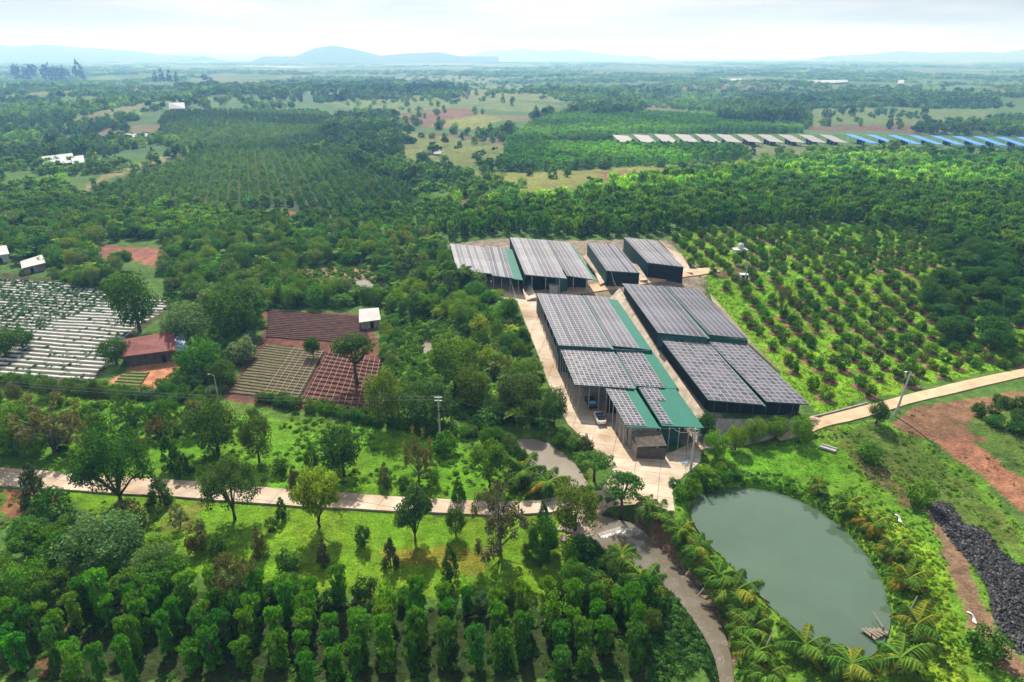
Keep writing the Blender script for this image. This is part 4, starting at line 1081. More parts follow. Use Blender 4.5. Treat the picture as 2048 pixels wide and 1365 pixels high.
# ------------------------------------------------------------------ cars
def car(c, rz, label, paint, screen, L=4.5, W=1.82):
    t = thing('parked_car', label, 'car', c, rz)
    def loc(name, mb, m, parent=t, smooth=False): return ob(name, mb.mesh(name, m, smooth), parent)
    # body: sections along the length (x, half width, bottom, top)
    sec = [(-L / 2, .72, .45, .80), (-L / 2 + .25, .86, .28, 1.00), (-L * .28, W / 2, .24, 1.02), (0, W / 2, .24, 1.0), (L * .2, W / 2, .24, .96), (L * .38, .86, .26, .90), (L / 2 - .1, .74, .32, .78), (L / 2, .62, .42, .66)]
    vs, fs = [], []
    for x, w, z0, z1 in sec:
        vs += [(x, -w * .92, z0), (x, -w, z0 + (z1 - z0) * .45), (x, -w * .9, z1), (x, w * .9, z1), (x, w, z0 + (z1 - z0) * .45), (x, w * .92, z0)]
    for i in range(len(sec) - 1):
        for k in range(6): fs.append((i * 6 + k, i * 6 + (k + 1) % 6, (i + 1) * 6 + (k + 1) % 6, (i + 1) * 6 + k))
    fs += [tuple(range(6))[::-1], tuple((len(sec) - 1) * 6 + k for k in range(6))]
    mb = MB(); mb.add(vs, fs); loc('body', mb, M[paint])
    cs = [(-L * .40, .74, 1.0, 1.02), (-L * .30, .70, 1.0, 1.50), (-.1, .70, 1.0, 1.60), (L * .08, .69, 1.0, 1.56), (L * .24, .76, .96, .98)]
    vs, fs = [], []
    for x, w, z0, z1 in cs: vs += [(x, -w * 1.05, z0), (x, -w * (.86 if z1 > 1.1 else 1.0), z1), (x, w * (.86 if z1 > 1.1 else 1.0), z1), (x, w * 1.05, z0)]
    for i in range(len(cs) - 1):
        for k in range(4): fs.append((i * 4 + k, i * 4 + (k + 1) % 4, (i + 1) * 4 + (k + 1) % 4, (i + 1) * 4 + k))
    mb = MB(); mb.add(vs, fs); loc('cabin_glass', mb, M['carglass'])
    mb = MB(); mb.box((-L * .12, 0, 1.595), (L * .30, 1.10, .05)); loc('roof', mb, M[screen if screen != 'carblue' else paint])
    mb = MB(); mb.add([(-L * .405, -.66, 1.04), (-L * .312, -.60, 1.47), (-L * .312, .60, 1.47), (-L * .405, .66, 1.04)], [(0, 1, 2, 3)]); 
    mb.v = [(x - .03, y, z + .01) for x, y, z in mb.v]; mb.add([(x + .02, y, z) for x, y, z in mb.v[:4]], [(3, 2, 1, 0)]); loc('rear_screen', mb, M[screen])
    for sx in (-L * .31, L * .31):
        for sy in (-1, 1):
            mb = MB(); mb.tube([(sx, sy * .66, .34), (sx, sy * .90, .34)], .34, 14); wh = loc('wheel', mb, M['tyre'])
            mb = MB(); mb.tube([(sx, sy * .89, .34), (sx, sy * .92, .34)], .2, 10); ob('rim', mb.mesh('rim', M['steel']), wh)
    for sy in (-1, 1):
        mb = MB(); mb.box((-L / 2 + .06, sy * .62, .82), (.14, .3, .14)); loc('tail_light', mb, M['red'])
        mb = MB(); mb.box((L / 2 - .08, sy * .55, .68), (.16, .3, .12)); loc('headlight', mb, M['white'])
        mb = MB(); mb.box((L * .14, sy * .98, 1.02), (.16, .2, .12)); loc('mirror', mb, M[paint])
    return t
def along(p, q): d = q - p; return math.atan2(d.y, d.x)
ca_, cb_ = G(1205, 850), G(1194, 823)
car(G(1199, 842) + Vector((0, 0, .10)), along(ca_, cb_), 'white car with dark glass roof parked on the sunny yard', 'carwhite', 'carglass')
car(G(1181, 810) + Vector((0, 0, .10)), along(G(1188, 822), G(1176, 795)), 'black car with blue rear screen half under the shed roof', 'cardark', 'carblue')

# ------------------------------------------------------------------ field plots
def lerp2(a, b_, s): return (a[0] + (b_[0] - a[0]) * s, a[1] + (b_[1] - a[1]) * s)
MULCH = GP([(-40, 553), (120, 566), (240, 590), (338, 600), (330, 626), (272, 656), (222, 718), (184, 765), (-40, 755)])
field = sheet('mulched_field', MULCH, mat('field_soil', (.07, .065, .035), .95, .1, noise=(1, .4)), .05, step=3)
CROP = []
d0 = Vector((GA([(0, 700)])[0] - GA([(215, 716)])[0])[:2].tolist()).normalized()      # along the rows
nrm = Vector((-d0.y, d0.x)); nrm = nrm if nrm.y > 0 else -nrm
pc0 = Vector(MULCH[-1])
ts = [(Vector(p) - pc0).dot(nrm) for p in MULCH]
r = min(ts) + 1.0
k = 0
while r < max(ts) - .5:
    base = pc0 + nrm * r
    ss = np.arange(-160, 160, .5)
    X = base.x + d0.x * ss; Y = base.y + d0.y * ss
    ok = inside(MULCH, X, Y)
    if ok.sum() > 6:
        s0, s1 = ss[ok].min(), ss[ok].max()
        n = max(2, int((s1 - s0) / 2))
        vs, fs = [], []
        w = .46
        for i in range(n + 1):
            s = s0 + (s1 - s0) * i / n
            wob_ = (random.random() - .5) * .12
            for off, h in ((-w, 0), (-w * .72, .16), (0, .22), (w * .72, .16), (w, 0)):
                x, y = base.x + d0.x * s + nrm.x * (off + wob_), base.y + d0.y * s + nrm.y * (off + wob_)
                vs.append((x, y, h + (random.random() - .5) * .03))
        zz = T(np.array([v_[0] for v_ in vs]), np.array([v_[1] for v_ in vs]))
        vs = [(v_[0], v_[1], v_[2] + z_ + .05) for v_, z_ in zip(vs, zz)]
        for i in range(n):
            for q in range(4): fs.append((i * 5 + q, (i + 1) * 5 + q, (i + 1) * 5 + q + 1, i * 5 + q + 1))
        ob('mulch_row', mesh_np('mulch_row', vs, fs, [M['mulch']], smooth=False), field)
        for s in np.arange(s0, s1, .55):
            x, y = base.x + d0.x * s, base.y + d0.y * s
            CROP.append((x, y))
    r += 2.05; k += 1

def plot(name, q, m, nb, bm_, w, h, along_first=True):
    """raised beds across a plot; q: photo corners TL TR BR BL; beds run from the left to the right side"""
    W4 = GP(q); f = sheet(name, W4, m, .05, step=2.5)
    beds = []
    for i in range(nb):
        s = (i + .5) / nb
        a, b_ = Vector(lerp2(W4[0], W4[3], s)), Vector(lerp2(W4[1], W4[2], s))
        d = (b_ - a); L = d.length; d = d.normalized(); n = Vector((-d.y, d.x))
        if n.y < 0: n = -n
        N = max(3, int(L / 1.2)); vs, fs = [], []
        for j in range(N + 1):
            p = a + d * (L * (.02 + .96 * j / N)); wob_ = (random.random() - .5) * .15
            for off, hh in ((-w, 0), (-w * .7, h), (w * .7, h), (w, 0)):
                vs.append((p.x + n.x * (off + wob_), p.y + n.y * (off + wob_), hh + (random.random() - .5) * .05))
            beds.append((p.x, p.y))
        zz = T(np.array([v_[0] for v_ in vs]), np.array([v_[1] for v_ in vs]))
        vs = [(v_[0], v_[1], v_[2] + z_ + .05) for v_, z_ in zip(vs, zz)]
        for j in range(N):
            for qk in range(3): fs.append((j * 4 + qk, (j + 1) * 4 + qk, (j + 1) * 4 + qk + 1, j * 4 + qk + 1))
        ob('raised_bed', mesh_np('raised_bed', vs, fs, [bm_]), f)
    return f, W4
f1, W1 = plot('vegetable_plot', [(530, 690), (652, 704), (597, 806), (455, 788)], M['soil2'], 19, M['bed'], .55, .22)
f2, W2 = plot('vegetable_plot', [(656, 704), (765, 722), (748, 830), (600, 808)], M['soil'], 13, M['soil'], .75, .30)
f3, W3 = plot('ploughed_plot', [(535, 620), (722, 634), (745, 690), (530, 676)], M['soil2'], 16, M['soil2'], .55, .22)
f4, W4_ = plot('kitchen_plot', [(250, 742), (300, 745), (275, 782), (218, 778)], M['soil'], 6, mat('sown_bed', (.10, .13, .035), .95, .1, noise=(2, .4)), .55, .2)
def pipes(f, W, n, a0=0.0, a1=1.0):
    for i in range(n):
        s = a0 + (a1 - a0) * (i + .5) / n
        a, b_ = lerp2(W[0], W[1], s), lerp2(W[3], W[2], s)
        pts = []
        for k in range(9):
            p = lerp2(a, b_, k / 8); pts.append((p[0] + (random.random() - .5) * .12, p[1], Tz(*p) + .46))
        mb = MB(); mb.tube(pts, .032, 5); ob('irrigation_pipe', mb.mesh('irrigation_pipe', M['pipe']), f)
pipes(f2, W2, 11); pipes(f1, W1, 6, .45, 1.0)

# heaps
def rocks(name, poly, n, size, m, mound, label=None, kind='stuff', cat=None):
    base = np.array([(0, 0, 1), (.894, 0, .447), (.276, .851, .447), (-.724, .526, .447), (-.724, -.526, .447), (.276, -.851, .447),
                     (.724, .526, -.447), (-.276, .851, -.447), (-.894, 0, -.447), (-.276, -.851, -.447), (.724, -.526, -.447), (0, 0, -1)])
    fc = np.array([(0, 1, 2), (0, 2, 3), (0, 3, 4), (0, 4, 5), (0, 5, 1), (1, 6, 2), (2, 7, 3), (3, 8, 4), (4, 9, 5), (5, 10, 1), (6, 7, 2), (7, 8, 3), (8, 9, 4), (9, 10, 5), (10, 6, 1), (11, 7, 6), (11, 8, 7), (11, 9, 8), (11, 10, 9), (11, 6, 10)])
    xs = [p[0] for p in poly]; ys = [p[1] for p in poly]
    pts = []
    while len(pts) < n:
        X = RNG.uniform(min(xs), max(xs), 2000); Y = RNG.uniform(min(ys), max(ys), 2000); ok = inside(poly, X, Y)
        pts += list(zip(X[ok], Y[ok]))
    pts = np.array(pts[:n]); d = -sdf(poly, pts[:, 0], pts[:, 1])
    z = T(pts[:, 0], pts[:, 1]) + mound * sstep(d / 2.5) * (.6 + .4 * vnoise(pts[:, 0] / 1.5, pts[:, 1] / 1.5, 5))
    s = (.35 + 1.5 * RNG.uniform(0, 1, n) ** 3) * size
    jit = base[None] * (1 + RNG.uniform(-.35, .35, (n, 12, 1))) * RNG.uniform(.6, 1.2, (n, 1, 3))
    V = jit * s[:, None, None] + np.stack([pts[:, 0], pts[:, 1], z], 1)[:, None, :]
    Fc = fc[None] + (np.arange(n) * 12)[:, None, None]
    return ob(name, mesh_np(name, V.reshape(-1, 3), Fc.reshape(-1, 3), [m]), label=label, kind=kind, category=cat)
ROCKPX = [(1853, 1010), (1880, 1003), (1905, 1010), (1925, 1045), (1975, 1065), (2000, 1100), (2060, 1145), (2060, 1310), (2035, 1310), (2000, 1270), (1985, 1235), (1975, 1180), (1945, 1130), (1915, 1100), (1885, 1060)]
rocks('rock_heap', GP(ROCKPX), 8000, .18, M['rock'], .8, 'long heap of black basalt rubble right of the pond')
rocks('gravel_heap', GP([(1353, 925), (1375, 908), (1395, 905), (1395, 935), (1370, 938)]), 900, .10, M['stone'] if False else mat('blue_grey_gravel', (.33, .35, .38), .9, .2, noise=(3, .2)), .7, 'small heap of pale grey gravel beside the yard pole')
rocks('stream_boulders', GP([(1118, 1055), (1150, 1030), (1195, 1030), (1215, 1050), (1190, 1078), (1150, 1075), (1125, 1085)]), 160, .5, M['stone'], .3, 'pale boulders beside the upper end of the stream')
rocks('stream_boulders', GP([(1310, 1090), (1345, 1110), (1400, 1165), (1440, 1230), (1460, 1300), (1450, 1300), (1425, 1225), (1385, 1175), (1330, 1120)]), 240, .35, mat('brown_boulder', (.20, .14, .09), .9, .2, noise=(1.5, .4)), .3, 'brown stones lining the stream below the palms')
# weir and white water at the head of the stream
wA, wB = P3(1200, 1075, STREAM_Z), P3(1262, 1056, STREAM_Z)
t = thing('weir', 'low concrete weir with white water across the stream', 'weir', (wA + wB) / 2)
d = (wB - wA); n = Vector((-d.y, d.x, 0)).normalized(); n = n if n.y > 0 else -n
mb = MB(); mb.hexa([wA - Vector((0, 0, .6)), wB - Vector((0, 0, .6)), wB + n * .8 - Vector((0, 0, .6)), wA + n * .8 - Vector((0, 0, .6))], [wA + Vector((0, 0, .15)), wB + Vector((0, 0, .15)), wB + n * .8 + Vector((0, 0, .15)), wA + n * .8 + Vector((0, 0, .15))]); part('sill', mb, M['wallconc'], t)
mb = MB()
for i in range(14):
    a, b_ = wA.lerp(wB, i / 14), wA.lerp(wB, (i + .9) / 14); e = -n * random.uniform(.25, .7)
    mb.hexa([a + e, b_ + e, b_, a], [a + e + Vector((0, 0, .04)), b_ + e + Vector((0, 0, .04)), b_ + Vector((0, 0, .18)), a + Vector((0, 0, .18))])
part('white_water', mb, M['foam'], t)

# ------------------------------------------------------------------ plants: prototype crowns of leaf faces
def unit(v): return v / np.maximum(np.linalg.norm(v, axis=-1, keepdims=True), 1e-9)

def leaves(pts, out, size, rng, updir=.45, rnd=.75, hang=0.0, aspect=.55):
    """a rhombic leaf face at every point"""
    n = len(pts)
    nrm = unit(out + np.array([0, 0, updir]) + rng.normal(0, rnd, (n, 3)))
    tg = unit(np.cross(nrm, rng.normal(0, 1, (n, 3))))
    if hang: tg = unit(tg + np.array([0, 0, -hang])); nrm = unit(np.cross(np.cross(tg, nrm), tg))
    bt = np.cross(nrm, tg)
    s = (size * rng.uniform(.65, 1.35, n))[:, None]
    V = np.stack([pts - tg * s * .5, pts + bt * s * aspect * .5, pts + tg * s * .5, pts - bt * s * aspect * .5], 1)
    Fc = np.arange(n * 4).reshape(n, 4)
    return V.reshape(-1, 3), Fc, rng.uniform(0, 1, n)

def clump_points(centers, radii, n, rng, shell=.55):
    """points through the outer part of ellipsoid clumps, weighted by surface"""
    centers = np.array(centers, float); radii = np.array(radii, float)
    w = np.prod(radii, 1) ** (2 / 3); idx = rng.choice(len(centers), n, p=w / w.sum())
    d = unit(rng.normal(0, 1, (n, 3))); r = rng.uniform(shell ** 3, 1, n) ** (1 / 3)
    p = centers[idx] + d * radii[idx] * r[:, None]
    return p, unit(d / radii[idx] * radii[idx].mean(1, keepdims=True))

CROWN, TRUNK = {}, {}      # normalised: one unit wide, one unit high
def crown_mesh(name, pts, out, size, rng, **kw):
    V, Fc, lv = leaves(pts, out, size, rng, **kw)
    CROWN[name] = mesh_np(name + '_crown', V, Fc, [M['leaf']], lv=lv)
    CROWN[name + '_i'] = mesh_np(name + '_crown_mass', V, Fc, [M['leaf_i']], lv=lv)

def trunk_mesh(name, limbs, m='bark'):
    mb = MB()
    for pts, rad in limbs: mb.tube(pts, rad, 6)
    TRUNK[name] = mb.mesh(name + '_trunk', M[m], True)

def make_broad(name, seed, n, leaf, zlo=.17, flat=1.0, nc=44, sparse=.4, bark='bark', spread=.38):
    rng = np.random.default_rng(seed); C, R = [], []
    for i in range(nc):
        a = rng.uniform(0, 2 * math.pi); q = rng.uniform(0, 1) ** .5 * spread
        h = zlo + (1 - zlo) * (.35 + .55 * rng.uniform(0, 1)) * math.sqrt(max(.05, 1 - (q / .5) ** 2)) * flat
        C.append((q * math.cos(a), q * math.sin(a), min(h, .92))); rr = rng.uniform(.09, .16); R.append((rr, rr, rr * .72))
    p, o_ = clump_points(C, R, n, rng, sparse)
    crown_mesh(name, p, o_, leaf, rng)
    L = [([(0, 0, -.02), (rng.normal(0, .01), rng.normal(0, .01), zlo * .6), (0, 0, zlo)], [.032, .024, .02])]
    for c in C[:9]: L.append(([(0, 0, zlo * rng.uniform(.55, 1)), (c[0] * .5, c[1] * .5, zlo + (c[2] - zlo) * .6), c], [.016, .011, .005]))
    trunk_mesh(name, L, bark)

def make_round(name, seed, n, leaf, zlo=.1, nc=34, lumps=.15, bark='bark'):
    rng = np.random.default_rng(seed); C, R = [], []
    zc, rz = (1 + zlo) / 2, (1 - zlo) / 2
    for i in range(nc):
        d = unit(rng.normal(0, 1, (1, 3)))[0]; k = rng.uniform(.55, .8)
        C.append((d[0] * .5 * k, d[1] * .5 * k, zc + d[2] * rz * k)); r_ = rng.uniform(lumps * .8, lumps * 1.25); R.append((r_, r_, r_ * 1.05))
    p, o_ = clump_points(C, R, n, rng, .5)
    crown_mesh(name, p, o_, leaf, rng)
    trunk_mesh(name, [([(0, 0, -.03), (0, 0, zlo + .3)], [.04, .02])], bark)

def make_cone(name, seed, n, leaf, pw=.8, fat=.5):
    rng = np.random.default_rng(seed); C, R = [], []
    for i in range(46):
        h = rng.uniform(.08, .95); rr = fat * (1 - h) ** pw * .85 + .03; a = rng.uniform(0, 6.28)
        C.append((rr * math.cos(a) * .8, rr * math.sin(a) * .8, h)); q = .06 + .10 * (1 - h); R.append((q * 1.2, q * 1.2, q * .8))
    p, o_ = clump_points(C, R, n, rng, .4)
    crown_mesh(name, p, o_, leaf, rng, hang=.25)
    trunk_mesh(name, [([(0, 0, -.03), (0, 0, .85)], [.035, .008])])

def make_column(name, seed, n, leaf, fat=.3, top=.46):
    """vine column: a slim leafy pillar with a bulging crown on top"""
    rng = np.random.default_rng(seed); C, R = [], []
    for i in range(30):
        h = rng.uniform(.03, .68); a = rng.uniform(0, 6.28); rr = fat * rng.uniform(.5, .95)
        C.append((rr * math.cos(a), rr * math.sin(a), h)); R.append((.13, .13, .07))
    for i in range(22):
        a = rng.uniform(0, 6.28); q = rng.uniform(0, 1) ** .5 * top * .72
        C.append((q * math.cos(a), q * math.sin(a), .70 + .22 * math.sqrt(max(0, 1 - (q / top) ** 2)) * rng.uniform(.5, 1))); R.append((.15, .15, .07))
    p, o_ = clump_points(C, R, n, rng, .45)
    crown_mesh(name, p, o_, leaf, rng, hang=.35)
    trunk_mesh(name, [([(0, 0, -.02), (0, 0, .75)], [.07, .05])])

def make_umbrella(name, seed, n, leaf):
    rng = np.random.default_rng(seed); C, R = [], []
    for i in range(34):
        a = rng.uniform(0, 6.28); q = rng.uniform(0, 1) ** .5 * .40
        C.append((q * math.cos(a), q * math.sin(a), .62 + .26 * math.sqrt(max(0, 1 - (q / .46) ** 2)) + rng.normal(0, .02))); R.append((.12, .12, .09))
    p, o_ = clump_points(C, R, n, rng, .4)
    crown_mesh(name, p, o_, leaf, rng, updir=.9)
    L = [([(0, 0, -.02), (.02, .01, .3), (0, 0, .5)], [.04, .032, .025])]
    for c in C[:8]: L.append(([(0, 0, .42), (c[0] * .6, c[1] * .6, .6), c], [.018, .012, .006]))
    trunk_mesh(name, L)

def make_wispy(name, seed, n, leaf):
    rng = np.random.default_rng(seed); C, R = [], []; L = [([(0, 0, -.02), (0, 0, .5)], [.03, .02])]
    for i in range(40):
        a = rng.uniform(0, 6.28); q = rng.uniform(.05, 1) ** .6 * .42; h = rng.uniform(.25, .97) * (1 - .25 * (q / .42) ** 2)
        C.append((q * math.cos(a), q * math.sin(a), h)); R.append((.06, .06, .10))
        L.append(([(0, 0, max(.1, h - .3)), C[-1]], [.009, .003]))
    p, o_ = clump_points(C, R, n, rng, .1)
    crown_mesh(name, p, o_, leaf, rng, rnd=1.0, aspect=.45)
    trunk_mesh(name, L, 'bark_pale')

def make_banana(name, seed, n=16):
    rng = np.random.default_rng(seed); V, Fc, lv = [], [], []
    for i in range(n):
        a = i * 2.4 + rng.uniform(-.3, .3); el = rng.uniform(.5, 1.25); L = rng.uniform(.45, .62); w = L * .16
        b0 = np.array([0, 0, .38]); prev = None
        for j in range(6):
            s = j / 5; r_ = L * s * math.cos(el * (1 - .35 * s)); z = L * s * math.sin(el) - .45 * s * s * L * 1.2
            c = b0 + np.array([math.cos(a) * r_, math.sin(a) * r_, z]); sd = np.array([-math.sin(a), math.cos(a), 0]) * w * math.sin(math.pi * min(.97, .12 + .86 * s))
            V += [c - sd, c + sd]
            if j: k = len(V) - 4; Fc.append((k, k + 1, k + 3, k + 2)); lv.append(rng.uniform())
    Fc = np.array(Fc); V = np.array(V); V[:, 2] = np.clip(V[:, 2], .05, 1.0)
    CROWN[name] = mesh_np(name + '_crown', V, Fc, [M['leaf']], lv=lv); CROWN[name + '_i'] = mesh_np(name + '_crown_mass', V, Fc, [M['leaf_i']], lv=lv)
    trunk_mesh(name, [([(0, 0, -.02), (0, 0, .42)], [.06, .04])])

def make_tuft(name, seed, n, spread=.5, w=.10):
    rng = np.random.default_rng(seed)
    a = rng.uniform(0, 6.28, n); q = rng.uniform(0, .3, n); h = rng.uniform(.5, 1, n)
    b0 = np.stack([q * np.cos(a), q * np.sin(a), np.zeros(n)], 1)
    tip = b0 + np.stack([np.cos(a) * spread * rng.uniform(.2, 1, n), np.sin(a) * spread * rng.uniform(.2, 1, n), h], 1)
    sd = np.stack([-np.sin(a), np.cos(a), np.zeros(n)], 1) * w
    mid = (b0 + tip) / 2 + np.array([0, 0, .12])
    V = np.stack([b0 - sd * .4, mid - sd, tip, mid + sd], 1).reshape(-1, 3)
    CROWN[name] = mesh_np(name, V, np.arange(n * 4).reshape(n, 4), [M['leaf']], lv=rng.uniform(0, 1, n)); CROWN[name + '_i'] = mesh_np(name + '_mass', V, np.arange(n * 4).reshape(n, 4), [M['leaf_i']], lv=rng.uniform(0, 1, n))

for k in range(3): make_broad(f'broad{k}', 100 + k, 5200, .048)
for k in range(3): make_round(f'round{k}', 120 + k, 5000, .045, nc=46)
for k in range(2): make_cone(f'cone{k}', 140 + k, 1500, .085)
for k in range(3): make_column(f'column{k}', 160 + k, 3400, .078)
for k in range(2): make_broad(f'big{k}', 110 + k, 11000, .030, nc=70, spread=.40)
make_umbrella('umbrella0', 180, 3600, .045)
for k in range(2): make_wispy(f'wispy{k}', 190 + k, 2600, .045)
for k in range(3): make_round(f'bush{k}', 200 + k, 1300, .095, zlo=-.15, nc=22, lumps=.19)
for k in range(2): make_banana(f'banana{k}', 220 + k)
for k in range(3): make_round(f'mid{k}', 240 + k, 420, .16, zlo=0, nc=16, lumps=.22)
for k in range(2): make_column(f'midcol{k}', 250 + k, 360, .22, fat=.33)
for k in range(2): make_broad(f'midbroad{k}', 260 + k, 480, .13, zlo=.25, nc=16)
for k in range(2): make_round(f'far{k}', 270 + k, 130, .26, zlo=-.05, nc=10, lumps=.26)
for k in range(2): make_cone(f'farcone{k}', 280 + k, 150, .22, pw=.55, fat=.42)
def make_clump(name, seed, n, leaf):
    rng = np.random.default_rng(seed)
    C = [(rng.uniform(-.42, .42), rng.uniform(-.42, .42), rng.uniform(.1, .5)) for _ in range(16)]
    R = [(.13, .13, rng.uniform(.28, .5)) for _ in C]
    p, o_ = clump_points(C, R, n, rng, .5); p[:, 2] = np.maximum(p[:, 2], 0)
    crown_mesh(name, p, o_, leaf, rng)
for k in range(2): make_clump(f'clump{k}', 290 + k, 200, .17)
make_tuft('grass0', 300, 22, .45, .06); make_tuft('grass1', 301, 18, .6, .08); make_tuft('reed0', 302, 26, .35, .05)
make_round('weed0', 310, 150, .24, zlo=-.3, nc=10, lumps=.24); make_round('weed1', 311, 120, .28, zlo=-.4, nc=9, lumps=.26)

KIND = {'big': 2, 'broad': 3, 'round': 3, 'cone': 2, 'column': 3, 'umbrella': 1, 'wispy': 2, 'bush': 3, 'banana': 2, 'mid': 3, 'midcol': 2, 'midbroad': 2, 'far': 2, 'farcone': 2, 'clump': 2, 'grass': 2, 'weed': 2, 'reed': 1}
def pick(kind): return f'{kind}{random.randrange(KIND[kind])}'

def scatter(name, protos, loc, rot, scl, idx, tint, label, kind='stuff', category=None):
    """one mass of plants: points carrying their own turn, size and tint, each grown into a crown"""
    n = len(loc)
    me = bpy.data.meshes.new(name); me.vertices.add(n)
    me.vertices.foreach_set('co', np.asarray(loc, np.float32).ravel())
    for an, ty, data, key in (('rot', 'FLOAT', rot, 'value'), ('idx', 'INT', idx, 'value'), ('scl', 'FLOAT_VECTOR', scl, 'vector')):
        a = me.attributes.new(an, ty, 'POINT'); a.data.foreach_set(key, np.asarray(data, np.int32 if ty == 'INT' else np.float32).ravel())
    a = me.attributes.new('tint', 'FLOAT_COLOR', 'POINT'); a.data.foreach_set('color', np.concatenate([tint, np.ones((n, 1))], 1).astype(np.float32).ravel())
    o = ob(name, me, label=label, kind=kind, category=category)
    ng = bpy.data.node_groups.new(name + '_grow', 'GeometryNodeTree')
    ng.interface.new_socket('Geometry', in_out='INPUT', socket_type='NodeSocketGeometry'); ng.interface.new_socket('Geometry', in_out='OUTPUT', socket_type='NodeSocketGeometry')
    N, L = ng.nodes, ng.links
    gi, go = N.new('NodeGroupInput'), N.new('NodeGroupOutput')
    def attr(nm, ty):
        q = N.new('GeometryNodeInputNamedAttribute'); q.data_type = ty; q.inputs['Name'].default_value = nm; return q.outputs['Attribute']
    ai, ar, as_ = attr('idx', 'INT'), attr('rot', 'FLOAT'), attr('scl', 'FLOAT_VECTOR')
    cx_ = N.new('ShaderNodeCombineXYZ'); L.new(ar, cx_.inputs['Z'])
    jn = N.new('GeometryNodeJoinGeometry')
    for i, pn in enumerate(protos):
        po = bpy.data.objects.new(pn + '_proto', CROWN[pn + '_i'])
        oi = N.new('GeometryNodeObjectInfo'); oi.inputs['Object'].default_value = po; oi.inputs['As Instance'].default_value = True
        cmp = N.new('FunctionNodeCompare'); cmp.data_type = 'INT'; cmp.operation = 'EQUAL'
        L.new(ai, cmp.inputs[2]); cmp.inputs[3].default_value = i
        ip = N.new('GeometryNodeInstanceOnPoints')
        L.new(gi.outputs[0], ip.inputs['Points']); L.new(cmp.outputs['Result'], ip.inputs['Selection']); L.new(oi.outputs['Geometry'], ip.inputs['Instance'])
        L.new(cx_.outputs['Vector'], ip.inputs['Rotation']); L.new(as_, ip.inputs['Scale'])
        L.new(ip.outputs['Instances'], jn.inputs['Geometry'])
    L.new(jn.outputs['Geometry'], go.inputs[0])
    md = o.modifiers.new('grow', 'NODES'); md.node_group = ng
    return o

# registry: the 300 of a kind that show largest become things, the others one mass
REG = {}
def plant(name, proto, loc, W, H, tint, label, cat, group=None, parts=True, must=False, rz=None):
    D = math.dist(loc, (0, 0, CAMZ)); 
    REG.setdefault(name, []).append(dict(proto=proto, loc=tuple(loc), W=W, H=H, tint=tint, label=label, cat=cat, group=group, parts=parts, must=must, size=W * H / D ** 2, rz=random.uniform(0, 6.28) if rz is None else rz))

def jit(t, a=.18):
    k = 1 + random.uniform(-a, a)
    return (t[0] * k * (1 + random.uniform(-.12, .12)), t[1] * k, t[2] * k)

def sized(px, py, w, h):
    c = G(px, py); D = math.dist(c, (0, 0, CAMZ)); cosd = math.hypot(c.x, c.y) / D
    return c, w * D / F, h * D / (F * cosd)

G_MID, G_DARK, G_BRIGHT, G_YEL, G_GREY, G_BROWN, G_PEP = (.065, .155, .016), (.040, .100, .016), (.095, .205, .016), (.165, .215, .018), (.085, .150, .055), (.105, .115, .036), (.060, .185, .016)

def solo(px, py, w, h, kind, tint, label, name='tree', cat='tree', group=None):
    c, W, H = sized(px, py, w, h * .88)
    plant(name, pick(kind), (c.x, c.y, c.z - .05), W, H, tuple(min(.3, q * 1.25) for q in tint), label, cat, group, must=True)

